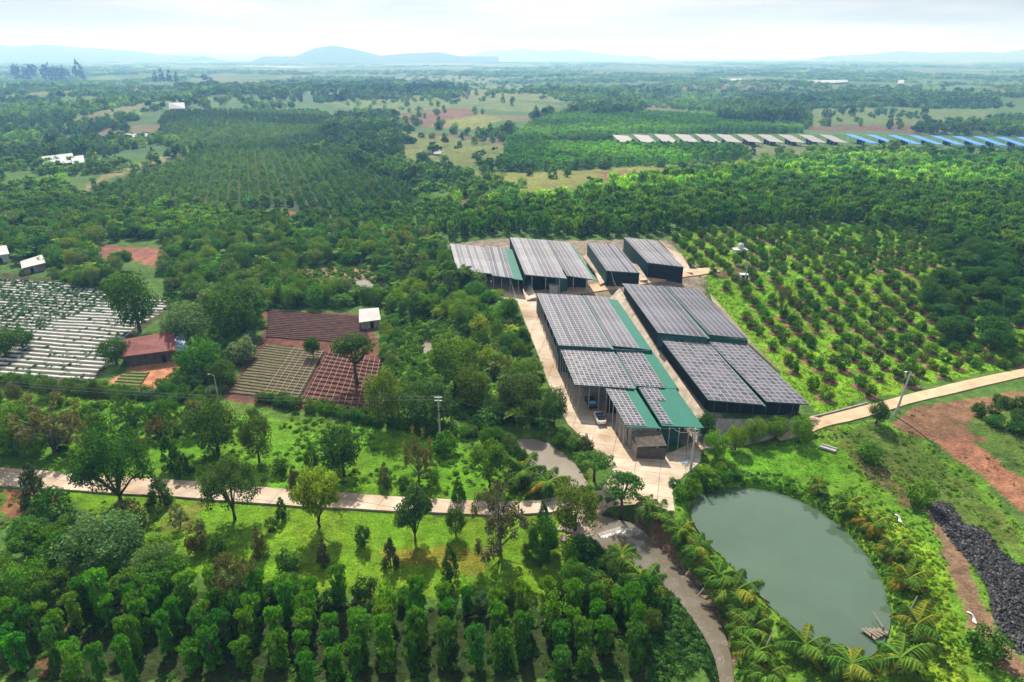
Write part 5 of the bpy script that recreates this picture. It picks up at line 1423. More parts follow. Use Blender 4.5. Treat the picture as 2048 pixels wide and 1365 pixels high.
for a in [
    (110, 905, 125, 115, 'wispy', G_BROWN, 'large greyish tree on the upper lawn at far left'),
    (30, 905, 90, 90, 'round', G_MID, 'round tree cut by the left edge above the concrete road'),
    (244, 1012, 128, 165, 'big', G_DARK, 'tall dark spreading tree in front of the left part of the road'),
    (322, 1006, 48, 58, 'cone', G_DARK, 'small dark conical tree on the near road edge'),
    (345, 935, 42, 75, 'cone', G_DARK, 'dark conical tree left of the large round lawn tree'),
    (369, 952, 40, 52, 'cone', G_DARK, 'smaller dark conical tree just right of the dark conical one'),
    (437, 905, 100, 108, 'round', (.058, .10, .018), 'large round tree on the upper lawn right of the conical pair'),
    (519, 925, 62, 105, 'round', (.05, .095, .02), 'upright oval tree at the upper lawn middle'),
    (470, 1040, 104, 132, 'big', (.05, .105, .022), 'spreading tree in front of the middle of the road'),
    (623, 922, 30, 46, 'cone', G_MID, 'little conical tree left of the dense round tree'),
    (562, 945, 34, 32, 'bush', G_DARK, 'low dark bush on the upper lawn'),
    (688, 952, 94, 108, 'round', (.038, .078, .016), 'dense round dark tree on the upper lawn'),
    (592, 978, 38, 48, 'cone', G_BROWN, 'brownish conical tree at the far road edge'),
    (640, 1054, 92, 128, 'broad', G_YEL, 'yellow green tree standing before the road'),
    (565, 1036, 28, 44, 'cone', G_DARK, 'small dark cone at the near road edge'),
    (543, 1060, 24, 26, 'bush', G_DARK, 'tiny dark bush below the road'),
    (770, 972, 32, 52, 'cone', (.075, .125, .035), 'small pale conical tree on the upper lawn'),
    (838, 962, 70, 118, 'wispy', G_BROWN, 'tall brownish tree on the upper lawn before the hedge pole'),
    (890, 905, 54, 48, 'bush', G_MID, 'round bush at the foot of the hedge pole'),
    (918, 1002, 32, 52, 'cone', G_DARK, 'dark little cone beside the road bend'),
    (870, 968, 26, 36, 'bush', G_BRIGHT, 'small bright bush right of the tall brownish tree'),
    (808, 978, 30, 28, 'bush', G_DARK, 'small dark bush left of the tall brownish tree'),
    (831, 1082, 80, 120, 'broad', (.06, .11, .03), 'slim tree with bare trunk below the road'),
    (978, 975, 78, 105, 'broad', G_MID, 'leafy tree on the upper lawn left of the palms'),
    (912, 1072, 44, 66, 'round', G_DARK, 'dark bushy tree below the road bend'),
    (1000, 1108, 135, 140, 'wispy', (.075, .085, .045), 'large sparse greyish tree below the road bend'),
    (1085, 1112, 66, 78, 'round', G_DARK, 'dark round tree left of the stream head'),
    (1086, 1054, 32, 56, 'cone', G_DARK, 'dark narrow tree at the road end'),
    (1150, 1066, 98, 98, 'round', (.085, .135, .018), 'round yellowish tree on the bridge abutment'),
    (1240, 1036, 92, 88, 'umbrella', (.042, .115, .022), 'dense flat topped tree over the stream head'),
    (1188, 962, 84, 58, 'umbrella', (.05, .125, .022), 'low flat topped tree between the muddy pool and the yard'),
    (362, 1052, 34, 44, 'wispy', G_GREY, 'thin sapling on the lower lawn'),
    (521, 1108, 38, 58, 'cone', G_BROWN, 'dark brownish cone on the lower lawn'),
    (395, 1094, 48, 50, 'bush', G_BROWN, 'brownish bush on the lower lawn left'),
    (648, 1128, 30, 54, 'cone', (.075, .075, .035), 'narrow brown cone in tree shade on the lower lawn'),
    (728, 1092, 32, 48, 'bush', G_DARK, 'small dark bush at the lower lawn middle'),
    (782, 1134, 40, 60, 'cone', (.06, .075, .03), 'dark grey cone near the lawn foot'),
    (901, 1155, 42, 70, 'cone', G_DARK, 'tall dark cone at the lower lawn foot'),
    (575, 1142, 42, 42, 'bush', G_DARK, 'dark bush at the lower lawn foot'),
    (440, 1122, 42, 48, 'bush', G_DARK, 'dark bush at the left foot of the lawn'),
    (76, 1012, 52, 80, 'cone', (.05, .075, .03), 'dark conical tree on the road at far left'),
    (110, 1044, 64, 64, 'bush', G_DARK, 'dark bush below the road at far left'),
    (260, 1060, 60, 60, 'bush', G_BROWN, 'brownish shrub under the tall spreading tree'),
    (215, 1140, 140, 105, 'big', (.075, .15, .05), 'large pale grey green tree at the lower left'),
    (325, 1165, 90, 72, 'big', (.07, .15, .04), 'pale grey green tree right of the large pale one'),
    (476, 1228, 100, 122, 'wispy', (.085, .095, .032), 'brown leaved tree standing in the vine plot'),
    (280, 664, 86, 118, 'round', G_DARK, 'tall dark tree behind the red roofed house'),
    (380, 690, 98, 88, 'round', G_GREY, 'round grey green tree right of the red roofed house'),
    (478, 670, 118, 112, 'round', (.045, .105, .018), 'big dense tree left of the dark red plot'),
    (234, 729, 56, 54, 'round', G_DARK, 'small round tree at the left gable of the red roofed house'),
    (46, 698, 44, 38, 'round', G_DARK, 'small tree standing in the mulched field'),
    (12, 714, 60, 52, 'round', G_DARK, 'dark tree at the left edge in the mulched field'),
    (402, 750, 88, 72, 'round', G_MID, 'bushy tree in front of the red roofed house'),
    (446, 772, 60, 52, 'round', G_DARK, 'dark bushy tree beside the thin lamp pole'),
    (490, 722, 56, 54, 'bush', (.11, .17, .085), 'pale whitish shrub left of the vegetable beds'),
    (715, 772, 102, 112, 'umbrella', (.042, .09, .02), 'umbrella shaped tree shading the red vegetable beds'),
    (627, 716, 40, 50, 'broad', G_DARK, 'small leaning tree between the vegetable plots'),
    (776, 850, 92, 120, 'round', (.105, .155, .02), 'tall yellowish bush right of the red beds'),
    (912, 775, 108, 120, 'round', (.085, .15, .015), 'yellow green tree at the grassy clearing'),
    (945, 812, 80, 90, 'round', (.07, .12, .018), 'olive tree below the yellow green one'),
    (852, 852, 120, 96, 'round', (.035, .09, .022), 'dark dense tree left of the hedge pole top'),
    (1108, 852, 58, 84, 'round', (.04, .10, .02), 'dark dense tree at the lane bend'),
    (1035, 820, 90, 90, 'round', (.07, .105, .03), 'brownish green tree left of the lane bend'),
    (1046, 778, 60, 70, 'round', G_MID, 'leafy tree along the lower lane'),
    (1407, 880, 44, 60, 'round', (.035, .09, .015), 'dark round tree at the corner of the green shed'),
    (1752, 848, 40, 48, 'round', (.03, .085, .015), 'dark young tree on the edge of the earth road'),
    (1736, 918, 42, 36, 'bush', (.07, .16, .015), 'bright round bush on the slope below the earth road'),
    (1965, 1310, 60, 50, 'bush', (.05, .13, .015), 'green bush at the foot of the rubble heap'),
    (1840, 1010, 46, 50, 'bush', (.08, .17, .015), 'bright bush at the upper tip of the rubble heap'),
    (1560, 620, 40, 60, 'wispy', G_BROWN, 'thin bare tree in the orchard'),
]: solo(*a)
for k, (px, py, w, h) in enumerate([(1431, 915, 50, 56), (1470, 900, 44, 52), (1507, 886, 48, 52), (1551, 878, 44, 48), (1598, 884, 46, 54)]):
    solo(px, py, w, h, 'round', (.10, .20, .014), ['leftmost', 'second', 'middle', 'fourth', 'rightmost'][k] + ' of five round bright trees along the road above the pond', group='round trees along the road above the pond')
# far tall trees on the skyline
for px, w, h in ((40, 22, 26), (60, 24, 26), (98, 20, 26), (118, 26, 24), (160, 22, 34), (130, 18, 22), (312, 12, 18), (325, 12, 24), (340, 12, 22), (354, 10, 18), (416, 20, 14)):
    c, W, H = sized(px, 162 if px < 300 else 165, w, h)
    plant('skyline_tree', pick('farcone') if px in (160, 312, 325, 340, 354) else pick('far'), tuple(c), W, H, (.02, .04, .022), 'tall dark tree in the far skyline group at left', 'tree', 'far skyline trees', parts=False)

# scattered planting over outlines
def fill(poly_px, spacing, kinds, wr, hr, tints, name, label, cat, group, rows=None, jitter=.35, density=1.0, avoid=(), parts=False, world=False):
    W = poly_px if world else GP(poly_px)
    xs = [p[0] for p in W]; ys = [p[1] for p in W]
    ang = rows if rows is not None else .4
    ca, sa = math.cos(ang), math.sin(ang)
    cx_, cy_ = (min(xs) + max(xs)) / 2, (min(ys) + max(ys)) / 2; R = math.hypot(max(xs) - min(xs), max(ys) - min(ys)) / 2
    sp = spacing if hasattr(spacing, '__len__') else (spacing, spacing)
    a, b_ = np.meshgrid(np.arange(-R, R, sp[0]), np.arange(-R, R, sp[1])); a = a.ravel(); b_ = b_.ravel()
    if rows is None: a = a + (np.floor(b_ / sp[1]) % 2) * sp[0] / 2
    a = a + RNG.uniform(-1, 1, len(a)) * jitter * sp[0]; b_ = b_ + RNG.uniform(-1, 1, len(a)) * jitter * sp[1]
    X, Y = cx_ + a * ca - b_ * sa, cy_ + a * sa + b_ * ca
    ok = inside(W, X, Y) & (RNG.uniform(0, 1, len(X)) < density)
    for q in avoid: ok &= ~inside(q, X, Y)
    X, Y = X[ok], Y[ok]; Z = T(X, Y) - .05
    px, py = to_px(X, Y, Z)
    for x, y, z, u_, v_ in zip(X, Y, Z, px, py):
        if u_ < -70 or u_ > 2120 or v_ > 1480: continue
        w = random.uniform(*wr); h = random.uniform(*hr)
        plant(name, pick(random.choice(kinds)), (x, y, z), w, h, jit(random.choice(tints)), label, cat, group, parts=parts)

ROADS = [strip_poly(road_a, road_b), yard, strip_poly(r2a, r2b), strip_poly(r3a, r3b)]
SHEDS = GP([(1085, 600), (1245, 575), (1400, 575), (1500, 680), (1620, 815), (1600, 840), (1420, 850), (1400, 890), (1300, 905), (1250, 860), (1150, 775)])
SHEDS_BACK = GP([(915, 520), (1020, 480), (1140, 480), (1300, 480), (1390, 545), (1380, 560), (1060, 600), (930, 575)])
WATERS = [POND, STREAM, POOL] + PUDDLES
AV = ROADS + WATERS + [SHEDS, SHEDS_BACK]
# vine columns at the bottom
fill(PEPPER, (3.2, 2.8), ['column'] * 9 + ['bush'], (2.1, 3.3), (4.2, 7.2), [(.085, .25, .016), (.075, .225, .016), (.115, .265, .018), (.055, .17, .022), (.07, .215, .018)], 'vine_column', 'tall leafy vine column in the dense plot along the bottom of the photo', 'vine column', 'vine columns in the bottom plot', rows=.12, jitter=.24, density=.93, parts=True, avoid=[STREAM, GP([(1290, 1180), (1345, 1240), (1345, 1365), (1300, 1365)])])
# bushy edge of that plot and lower-left trees
fill([(0, 1090), (140, 1078), (290, 1120), (420, 1160), (300, 1215), (0, 1230)], 4.6, ['broad', 'round'], (5, 8), (5, 8), [(.07, .17, .03), G_MID, (.08, .20, .02)], 'grove_tree', 'leafy tree in the grove at the lower left corner', 'tree', 'lower left grove')
fill([(430, 1172), (700, 1188), (1000, 1198), (1180, 1188), (1200, 1215), (1000, 1232), (700, 1218), (440, 1200)], 3.2, ['bush', 'round', 'broad'], (2.6, 4.2), (2.4, 4), [G_MID, G_DARK, (.06, .12, .04)], 'edge_shrub', 'shrub in the belt between lawn and vine plot', 'shrub', 'shrub belt below the lawn')
fill([(1010, 1100), (1110, 1100), (1200, 1100), (1290, 1170), (1330, 1240), (1300, 1330), (1220, 1230), (1100, 1160)], 3.0, ['bush', 'round'], (2.4, 4.4), (2.2, 4), [G_MID, G_DARK, (.075, .14, .02)], 'edge_shrub', 'shrub in the thicket left of the stream', 'shrub', 'thicket left of the stream', avoid=[STREAM])
# hedge between fields and lawn
for seg in ([(0, 768), (200, 790), (420, 812)], [(520, 806), (640, 825), (760, 850), (900, 872), (1000, 880)]):
    Wd = GA(seg)
    for a, b_ in zip(Wd[:-1], Wd[1:]):
        n = int(np.linalg.norm(b_ - a) / 1.7)
        for i in range(n):
            for off in (0, 1.6):
                p = a + (b_ - a) * (i + random.random() * .6) / n; x, y = p[0] + random.gauss(0, .3), p[1] + off + random.gauss(0, .3)
                plant('hedge_shrub', pick('bush'), (x, y, Tz(x, y) - .1), random.uniform(2.0, 3.2), random.uniform(1.8, 2.8), jit(random.choice([G_MID, G_BRIGHT, (.065, .14, .022)])), 'shrub in the hedgerow between fields and lawn', 'shrub', 'hedgerow shrubs above the lawn', parts=False)
# scrub on the far left of the lawn
fill([(-40, 790), (200, 800), (420, 830), (540, 845), (420, 860), (300, 900), (200, 930), (-40, 915)], 4.2, ['bush', 'round', 'wispy'], (2.5, 5), (2.5, 5), [G_MID, G_BROWN, (.07, .12, .02), G_DARK], 'lawn_shrub', 'shrub in the loose scrub on the upper left lawn', 'shrub', 'scrub on the upper left lawn', density=.8)
# thickets
TG = [(.08, .19, .018), (.05, .125, .018), (.11, .24, .022), (.09, .19, .03), (.13, .21, .06), (.065, .165, .03), (.16, .25, .025)]
fill([(800, 500), (870, 480), (925, 570), (1014, 612), (1028, 650), (1050, 715), (1080, 790), (1112, 855), (1040, 872), (970, 850), (975, 790), (940, 700), (890, 640), (790, 640), (770, 610), (790, 560)], 3.7, ['round', 'bush', 'broad', 'banana'], (3.2, 6.5), (3, 6.5), TG, 'thicket_tree', 'tree in the thicket between the clearing and the lane', 'tree', 'thicket beside the lane', avoid=AV + [GP([(820, 650), (895, 645), (890, 730), (860, 790), (805, 790)])])
fill([(330, 480), (600, 460), (880, 470), (800, 510), (770, 560), (770, 620), (540, 612), (525, 660), (440, 650), (400, 600), (330, 590)], 4.4, ['round', 'bush', 'broad', 'banana'], (4, 7.5), (3.5, 7.5), TG, 'thicket_tree', 'tree in the wood behind the red plots', 'tree', 'wood behind the red plots', avoid=AV + [GP([(590, 545), (640, 530), (760, 540), (770, 590), (700, 590), (600, 580)])])
fill([(420, 650), (520, 665), (500, 700), (450, 785), (435, 810), (290, 805), (350, 770), (380, 735), (420, 700)], 3.2, ['bush', 'round'], (2.4, 4.6), (2, 4), [G_MID, G_BRIGHT, (.07, .14, .04), (.10, .16, .08)], 'thicket_tree', 'bush in the tangle left of the vegetable beds', 'shrub', 'tangle left of the vegetable beds')
fill([(-40, 445), (340, 445), (335, 480), (195, 490), (190, 520), (260, 545), (250, 590), (110, 560), (95, 540), (-40, 500)], 5.0, ['round', 'banana', 'bush', 'broad'], (4, 8), (4, 8), TG, 'thicket_tree', 'tree behind the upper edge of the mulched field', 'tree', 'trees behind the mulched field')
fill([(100, 552), (200, 545), (262, 560), (260, 592), (220, 590)], 3, ['bush'], (2.5, 4), (1.8, 3), [G_BRIGHT, (.10, .17, .02)], 'thicket_tree', 'bright low bush at the upper right corner of the mulched field', 'shrub', 'bright bushes at the mulched field corner')
fill([(770, 640), (800, 650), (800, 790), (770, 800), (765, 730)], 3, ['bush'], (2.2, 4), (2, 3.6), TG, 'thicket_tree', 'bush between the grassy clearing and the red plots', 'shrub', 'bushes left of the grassy clearing')
fill([(1130, 865), (1165, 890), (1195, 925), (1165, 930), (1110, 890), (1085, 872)], 2.2, ['bush', 'banana'], (1.8, 3.2), (1.6, 3), [G_MID, G_BRIGHT, (.09, .10, .03)], 'bank_shrub', 'shrub on the bank between muddy pool and yard', 'shrub', 'shrubs on the muddy pool bank', avoid=[POOL, yard])
fill([(960, 885), (1030, 885), (1050, 930), (1080, 965), (1110, 985), (1050, 985), (980, 940)], 2.6, ['bush', 'banana', 'round'], (2, 3.6), (2, 4), [G_MID, G_DARK, (.08, .13, .03)], 'bank_shrub', 'shrub on the lawn side of the muddy pool', 'shrub', 'shrubs left of the muddy pool', avoid=[POOL])
fill([(1345, 970), (1400, 945), (1470, 935), (1480, 972), (1400, 985), (1385, 1010), (1365, 1020), (1345, 1000)], 1.8, ['bush'], (1.6, 2.8), (1.4, 2.6), [G_BRIGHT, G_MID, (.06, .15, .02)], 'bank_shrub', 'shrub at the upper left corner of the pond', 'shrub', 'shrubs at the pond corner', avoid=[POND])
# orchard
ROWANG = math.atan2(*(lambda a, b_: (b_[1] - a[1], b_[0] - a[0]))(GA([(1440, 570)])[0], GA([(1640, 800)])[0]))
OT = [(.065, .155, .014), (.055, .13, .016), (.085, .185, .016), (.045, .11, .016)]
fill(ORCHARD, (4.1, 5.1), ['bush'], (2.2, 3.5), (2.0, 3.5), OT, 'orchard_bush', 'low fruit bush in the orchard rows right of the sheds', 'fruit bush', 'orchard bushes right of the sheds', rows=ROWANG, jitter=.13, density=.92, avoid=AV + [GP([(1395, 560), (1440, 560), (1640, 800), (1610, 805), (1500, 680)])], parts=True)
fill([(1860, 470), (2060, 500), (2060, 720), (1990, 730), (1890, 700), (1850, 620), (1830, 590), (1900, 560)], 5.6, ['round', 'broad'], (5, 9), (4.5, 8), [(.05, .13, .018), (.045, .12, .022)], 'orchard_tree', 'dark dense tree at the right end of the orchard', 'tree', 'dark trees right of the orchard', density=.8)
# wood above sheds and orchard
fill([(880, 440), (1100, 420), (1400, 395), (1700, 380), (2060, 400), (2060, 560), (1850, 470), (1700, 448), (1500, 452), (1345, 468), (1240, 475), (1030, 470), (900, 485)], (4.4, 4.0), ['midcol', 'midcol', 'midcol', 'mid', 'midbroad'], (3.4, 5.2), (5, 8.5), [(.08, .20, .02), (.055, .14, .02), (.085, .20, .022), (.12, .25, .022)], 'wood_tree', 'tree in the dense wood above the solar sheds and orchard', 'tree', 'wood above the sheds', rows=.25, jitter=.22)
fill([(1900, 820), (2060, 790), (2060, 900), (2000, 860), (1940, 835)], 3.2, ['bush'], (2, 4), (1.5, 3), [(.05, .12, .015), G_DARK], 'bank_shrub', 'shrub on the red slope at the right edge', 'shrub', 'shrubs on the red slope')

# distant mass planting: hand written plots, then everything else
MASS = {}
FARGAIN = 1.4
def mass(name, label, protos, X, Y, wr, hr, tints, cat=None):
    m = MASS.setdefault(name, dict(label=label, protos=[], rows=[]))
    base = len(m['protos']); m['protos'] += protos
    Z = T(X, Y) - .2; px, py = to_px(X, Y, Z)
    ok = (px > -90) & (px < 2140) & (py < 1450)
    X, Y, Z = X[ok], Y[ok], Z[ok]; n = len(X)
    w = RNG.uniform(*wr, n); h = RNG.uniform(*hr, n); t = np.array(tints)[RNG.integers(0, len(tints), n)] * RNG.uniform(.75, 1.3, (n, 1)) 
    if name in ('plantation', 'vine_rows', 'wood', 'far_woods'):
        q = np.clip((fbm(X / 70, Y / 70, 61, 3) - .35) / .3, 0, 1)[:, None]; t = t * ((1 - q) * np.array([1.15, 1.3, 1.1]) + q * np.array([2.7, 2.5, 1.3])) * FARGAIN * (.62 if name == 'plantation' else 1.0)
    m['rows'].append((np.stack([X, Y, Z], 1), RNG.uniform(0, 6.28, n), np.stack([w, w, h], 1), base + RNG.integers(0, len(protos), n), t))
def grid_in(px, sp, ang, jitter, density=1.0, world=False):
    W = px if world else GP(px); xs = [p[0] for p in W]; ys = [p[1] for p in W]
    cx_, cy_ = (min(xs) + max(xs)) / 2, (min(ys) + max(ys)) / 2; R = math.hypot(max(xs) - min(xs), max(ys) - min(ys)) / 2
    a, b_ = np.meshgrid(np.arange(-R, R, sp[0]), np.arange(-R, R, sp[1])); a = a.ravel(); b_ = b_.ravel()
    a = a + RNG.uniform(-1, 1, len(a)) * jitter * sp[0]; b_ = b_ + RNG.uniform(-1, 1, len(a)) * jitter * sp[1]
    X, Y = cx_ + a * math.cos(ang) - b_ * math.sin(ang), cy_ + a * math.sin(ang) + b_ * math.cos(ang)
    ok = inside(W, X, Y) & (RNG.uniform(0, 1, len(X)) < density)
    return X[ok], Y[ok], W
TAKEN = []
PLOTS = [
    ('plantation', 'dark regular plantation of small trees on the left middle slope', ['mid0_i', 'mid1_i', 'mid2_i'], [(150, 392), (380, 305), (560, 292), (700, 320), (790, 360), (850, 400), (830, 430), (590, 430), (560, 410), (420, 430), (250, 425)], (5.0, 5.0), .35, .12, (3.2, 4.3), (3, 4.8), [(.035, .085, .025), (.042, .095, .022), (.05, .105, .025)]),
    ('plantation', '', ['mid0_i', 'mid1_i'], [(330, 225), (640, 222), (720, 260), (640, 300), (400, 300), (310, 270)], (5.5, 5.5), .35, .15, (4, 5.5), (3, 4.5), [(.05, .10, .03), (.04, .09, .03)]),
    ('plantation', '', ['midcol0_i', 'midcol1_i', 'mid0_i'], [(-40, 455), (0, 400), (150, 392), (250, 428), (420, 432), (600, 435), (880, 435), (890, 470), (600, 458), (330, 478), (-40, 450)], (4.3, 4.0), .2, .22, (3.2, 4.6), (4, 6), [(.065, .135, .025), (.05, .115, .025), (.075, .15, .022)]),
    ('vine_rows', 'vine columns in straight rows before the far grey sheds', ['midcol0_i', 'midcol1_i'], [(960, 332), (1020, 298), (1200, 298), (1480, 302), (1530, 322), (1240, 334), (1080, 342)], (3.6, 6.0), .95, .1, (3.0, 3.8), (5.5, 7.5), [(.05, .125, .028), (.06, .14, .028)]),
    ('vine_rows', '', ['midcol0_i', 'mid0_i'], [(1010, 288), (1060, 250), (1150, 232), (1400, 230), (1600, 255), (1605, 268), (1240, 268), (1200, 286)], (5, 6), .95, .15, (4, 5), (5, 7), [(.05, .12, .03), (.06, .13, .03)]),
    ('wood', 'dense green wood across the right middle distance', ['mid0_i', 'mid1_i', 'midcol0_i', 'midcol1_i', 'midbroad0_i'], [(1040, 410), (1180, 392), (1300, 366), (1530, 346), (1620, 328), (1830, 322), (2120, 328), (2120, 400), (1700, 380), (1400, 396), (1100, 422), (880, 440), (900, 415), (1000, 412)], (5.8, 5.8), .5, .35, (4.0, 6.8), (4.5, 9.5), [(.05, .12, .025), (.03, .08, .022), (.065, .135, .022), (.085, .16, .022)]),
]
for nm, lab, pr, pxp, sp, ang, jt, wr, hr, tn in PLOTS:
    X, Y, W = grid_in(pxp, sp, ang, jt); TAKEN.append(W)
    ok = np.ones(len(X), bool)
    for q in FAR_OPEN: ok &= ~inside(q, X, Y)
    mass(nm, lab, pr, X[ok], Y[ok], wr, hr, tn)
FARSHED = GP([(1215, 262), (1400, 262), (1690, 262), (2120, 270), (2120, 312), (1640, 308), (1500, 299), (1225, 298)])
NEAR_EDGE = 262.0
def outdoors(n, d0, d1, seed, thr, protos, wr, hr, tints, clus):
    rng = np.random.default_rng(seed)
    Y = np.sqrt(rng.uniform(d0 ** 2, d1 ** 2, n)); X = rng.uniform(-.86, .86, n) * Y
    ok = fbm(X / clus, Y / clus * .7, seed, 3) > thr
    few = rng.uniform(0, 1, n) < .10
    for q in FAR_OPEN: ok &= few | ~inside(q, X, Y)
    for q in TAKEN + [FARSHED]: ok &= ~inside(q, X, Y)
    lake = inside(GP([(650, 186), (845, 192), (845, 196), (650, 191)]), X, Y); ok &= ~lake
    mass('far_woods', 'mixed woods and orchards covering the plain towards the hills', protos, X[ok], Y[ok], wr, hr, tints)
FT = [(.032, .072, .024), (.042, .09, .026), (.028, .062, .024), (.055, .105, .03), (.04, .085, .03)]
outdoors(8500, 268, 620, 401, .42, ['mid0_i', 'mid1_i', 'midbroad0_i', 'midbroad1_i', 'midcol0_i'], (4, 8), (4, 8), FT, 55)
outdoors(17000, 560, 1250, 402, .44, ['far0_i', 'far1_i', 'mid2_i'], (5, 9), (4.5, 8.5), FT, 110)
outdoors(2200, 420, 1500, 405, .52, ['midbroad0_i', 'far0_i', 'farcone0_i'], (8, 13), (9, 15), [(.025, .055, .02), (.03, .06, .022)], 90)
outdoors(13000, 1150, 3000, 403, .46, ['far0_i', 'clump0_i', 'clump1_i'], (9, 20), (6, 10), FT, 260)
outdoors(9000, 2700, 9000, 404, .45, ['clump0_i', 'clump1_i'], (30, 80), (7, 14), FT, 700)
# dark tall groves behind the far sheds
for pxp, sp, hh in (([(1430, 245), (1440, 225), (1500, 215), (1600, 228), (1612, 252), (1500, 255)], 9, (11, 18)), ([(640, 262), (700, 238), (790, 250), (795, 300), (760, 330), (720, 300), (660, 285)], 9, (8, 12)),
                    ([(700, 330), (760, 330), (930, 372), (1010, 385), (1000, 405), (850, 380), (760, 362)], 7.5, (7, 12)), ([(1130, 232), (1160, 212), (1260, 210), (1300, 225), (1220, 240)], 12, (9, 15)),
                    ([(1480, 195), (1760, 188), (1990, 200), (1990, 214), (1500, 212)], 17, (10, 17)), ([(1820, 262), (1900, 250), (2120, 255), (2120, 272), (1830, 270)], 11, (7, 12)), ([(820, 340), (900, 345), (960, 370), (900, 372)], 7, (6, 9)),
                    ([(350, 180), (700, 168), (900, 172), (900, 186), (650, 186), (400, 200)], 26, (12, 18))):
    X, Y, W = grid_in(pxp, (sp, sp), .5, .4, .9)
    mass('far_woods', '', ['midbroad0_i', 'midbroad1_i', 'far0_i'], X, Y, (sp * .8, sp * 1.35), hh, [(.026, .056, .022), (.032, .068, .024)])
# crop leaves on the mulched field
cp = np.array(CROP); pxx, pyy = to_px(cp[:, 0], cp[:, 1], T(cp[:, 0], cp[:, 1]))
line = 555 + (268 - pxx) * .62 + 30
dens = np.where(pyy < 560 + (250 - pxx) * .42 + 30, .95, .14); dens = np.where(pxx > 215, np.maximum(dens, .35), dens)
dens = dens * (.6 + .8 * vnoise(cp[:, 0] / 4, cp[:, 1] / 4, 77))
ok = RNG.uniform(0, 1, len(cp)) < dens; cp = cp[ok]; n = len(cp)
off = RNG.normal(0, .25, (n, 2))
mass('field_crop', 'young leafy crop growing through the plastic mulch', ['weed0_i', 'weed1_i'], cp[:, 0] + off[:, 0], cp[:, 1] + off[:, 1], (.9, 1.6), (.5, .95), [(.045, .12, .03), (.055, .14, .03), (.035, .10, .03)])
X, Y, W = grid_in([(530, 690), (652, 704), (597, 806), (455, 788)], (.55, .55), .1, .4, .75)
mass('seedlings', 'small seedlings on the vegetable beds', ['grass0_i', 'weed1_i'], X, Y, (.3, .55), (.5, .7), [(.10, .14, .05), (.08, .12, .04)])
X, Y, W = grid_in([(530, 690), (590, 694), (560, 745), (500, 738)], (.5, .5), .1, .4, .9)
mass('seedlings', '', ['grass0_i'], X, Y, (.35, .6), (.5, .75), [(.10, .19, .03)])
# ground cover: grass tufts, weeds and reeds
def cover(name, label, px, n_sp, protos, wr, hr, tints, density=1.0, avoid=(), clus=None, thr=.5):
    X, Y, W = grid_in(px, (n_sp, n_sp), .3, .5, density)
    ok = np.ones(len(X), bool)
    for q in avoid: ok &= ~inside(q, X, Y)
    if clus: ok &= fbm(X / clus, Y / clus, 91, 3) > thr
    mass(name, label, protos, X[ok], Y[ok], wr, hr, tints)
GR = ['grass0_i', 'grass1_i']
cover('lawn_grass', 'rough tufted grass on the lawns', UPPER_LAWN, .62, GR, (.35, .7), (.15, .36), [(.070, .175, .008), (.085, .19, .010), (.06, .15, .008)], .9, ROADS)
cover('lawn_grass', '', LOWER_LAWN, .62, GR, (.35, .7), (.15, .36), [(.080, .175, .008), (.095, .185, .010), (.07, .15, .008)], .9, ROADS)
cover('lawn_grass', '', [(1400, 905), (1620, 875), (1700, 900), (1690, 960), (1600, 990), (1480, 965)], .6, GR, (.4, .7), (.2, .45), [(.07, .18, .012), (.085, .2, .014)], .9, ROADS + [POND])
cover('lawn_grass', '', ORCHARD, 1.0, GR, (.7, 1.2), (.3, .6), [(.10, .23, .010), (.12, .25, .012)], .9, ROADS + [SHEDS])
cover('bank_weeds', 'low weeds and creepers covering the banks round the pond', RIGHT_BANK, .72, ['weed0_i', 'weed1_i', 'grass1_i'], (.5, 1.1), (.2, .55), [(.075, .175, .014), (.10, .20, .014), (.06, .15, .016)], .8, ROADS + WATERS + [GP(SMOOTH), GP(ROCKPX), GP([(1780, 850), (1830, 815), (2060, 780), (2060, 900), (1860, 880)]), GP([(1870, 882), (1925, 872), (2060, 965), (2060, 1040), (1905, 915)]), GP([(1850, 1010), (1885, 1010), (1930, 1110), (1985, 1250), (2060, 1330), (2060, 1365), (1940, 1250)])], 3.0, .36)
cover('bank_weeds', '', [(1640, 1040), (1760, 1020), (1830, 1060), (1900, 1150), (1940, 1365), (1850, 1365), (1790, 1200), (1740, 1110)], .55, ['weed0_i', 'weed1_i'], (.5, .9), (.25, .5), [(.13, .23, .014), (.115, .215, .014)], .9)
cover('bank_weeds', '', [(1440, 940), (1480, 970), (1545, 975), (1620, 1005), (1680, 1045), (1725, 1095), (1770, 1165), (1790, 1240), (1780, 1290), (1830, 1290), (1810, 1160), (1750, 1060), (1680, 1000), (1560, 950)], .6, ['weed0_i', 'weed1_i'], (.5, 1.1), (.3, .7), [(.06, .17, .018), (.075, .19, .016), (.05, .14, .018)], .85, [POND])
cover('stream_reeds', 'dense leafy reeds on the left bank of the stream', BANK, .55, ['weed0_i', 'weed1_i', 'reed0_i'], (.6, 1.2), (.5, 1.2), [(.05, .135, .03), (.06, .15, .028), (.045, .12, .03)], .95, [STREAM])
cover('field_weeds', 'weeds and low growth between plots, groves and roads', [(-60, 780), (560, 800), (1000, 870), (1140, 870), (1200, 1010), (1000, 1000), (400, 955), (-60, 930)], 1.3, ['weed0_i', 'weed1_i'], (.7, 1.5), (.4, .9), [G_MID, G_BRIGHT], .7, ROADS + [POOL], 6, .5)
cover('field_weeds', '', [(800, 640), (900, 645), (890, 740), (860, 790), (800, 790)], .8, GR + ['weed0_i'], (.6, 1.2), (.4, .8), [(.075, .175, .02), (.065, .155, .02)], .9, PUDDLES)
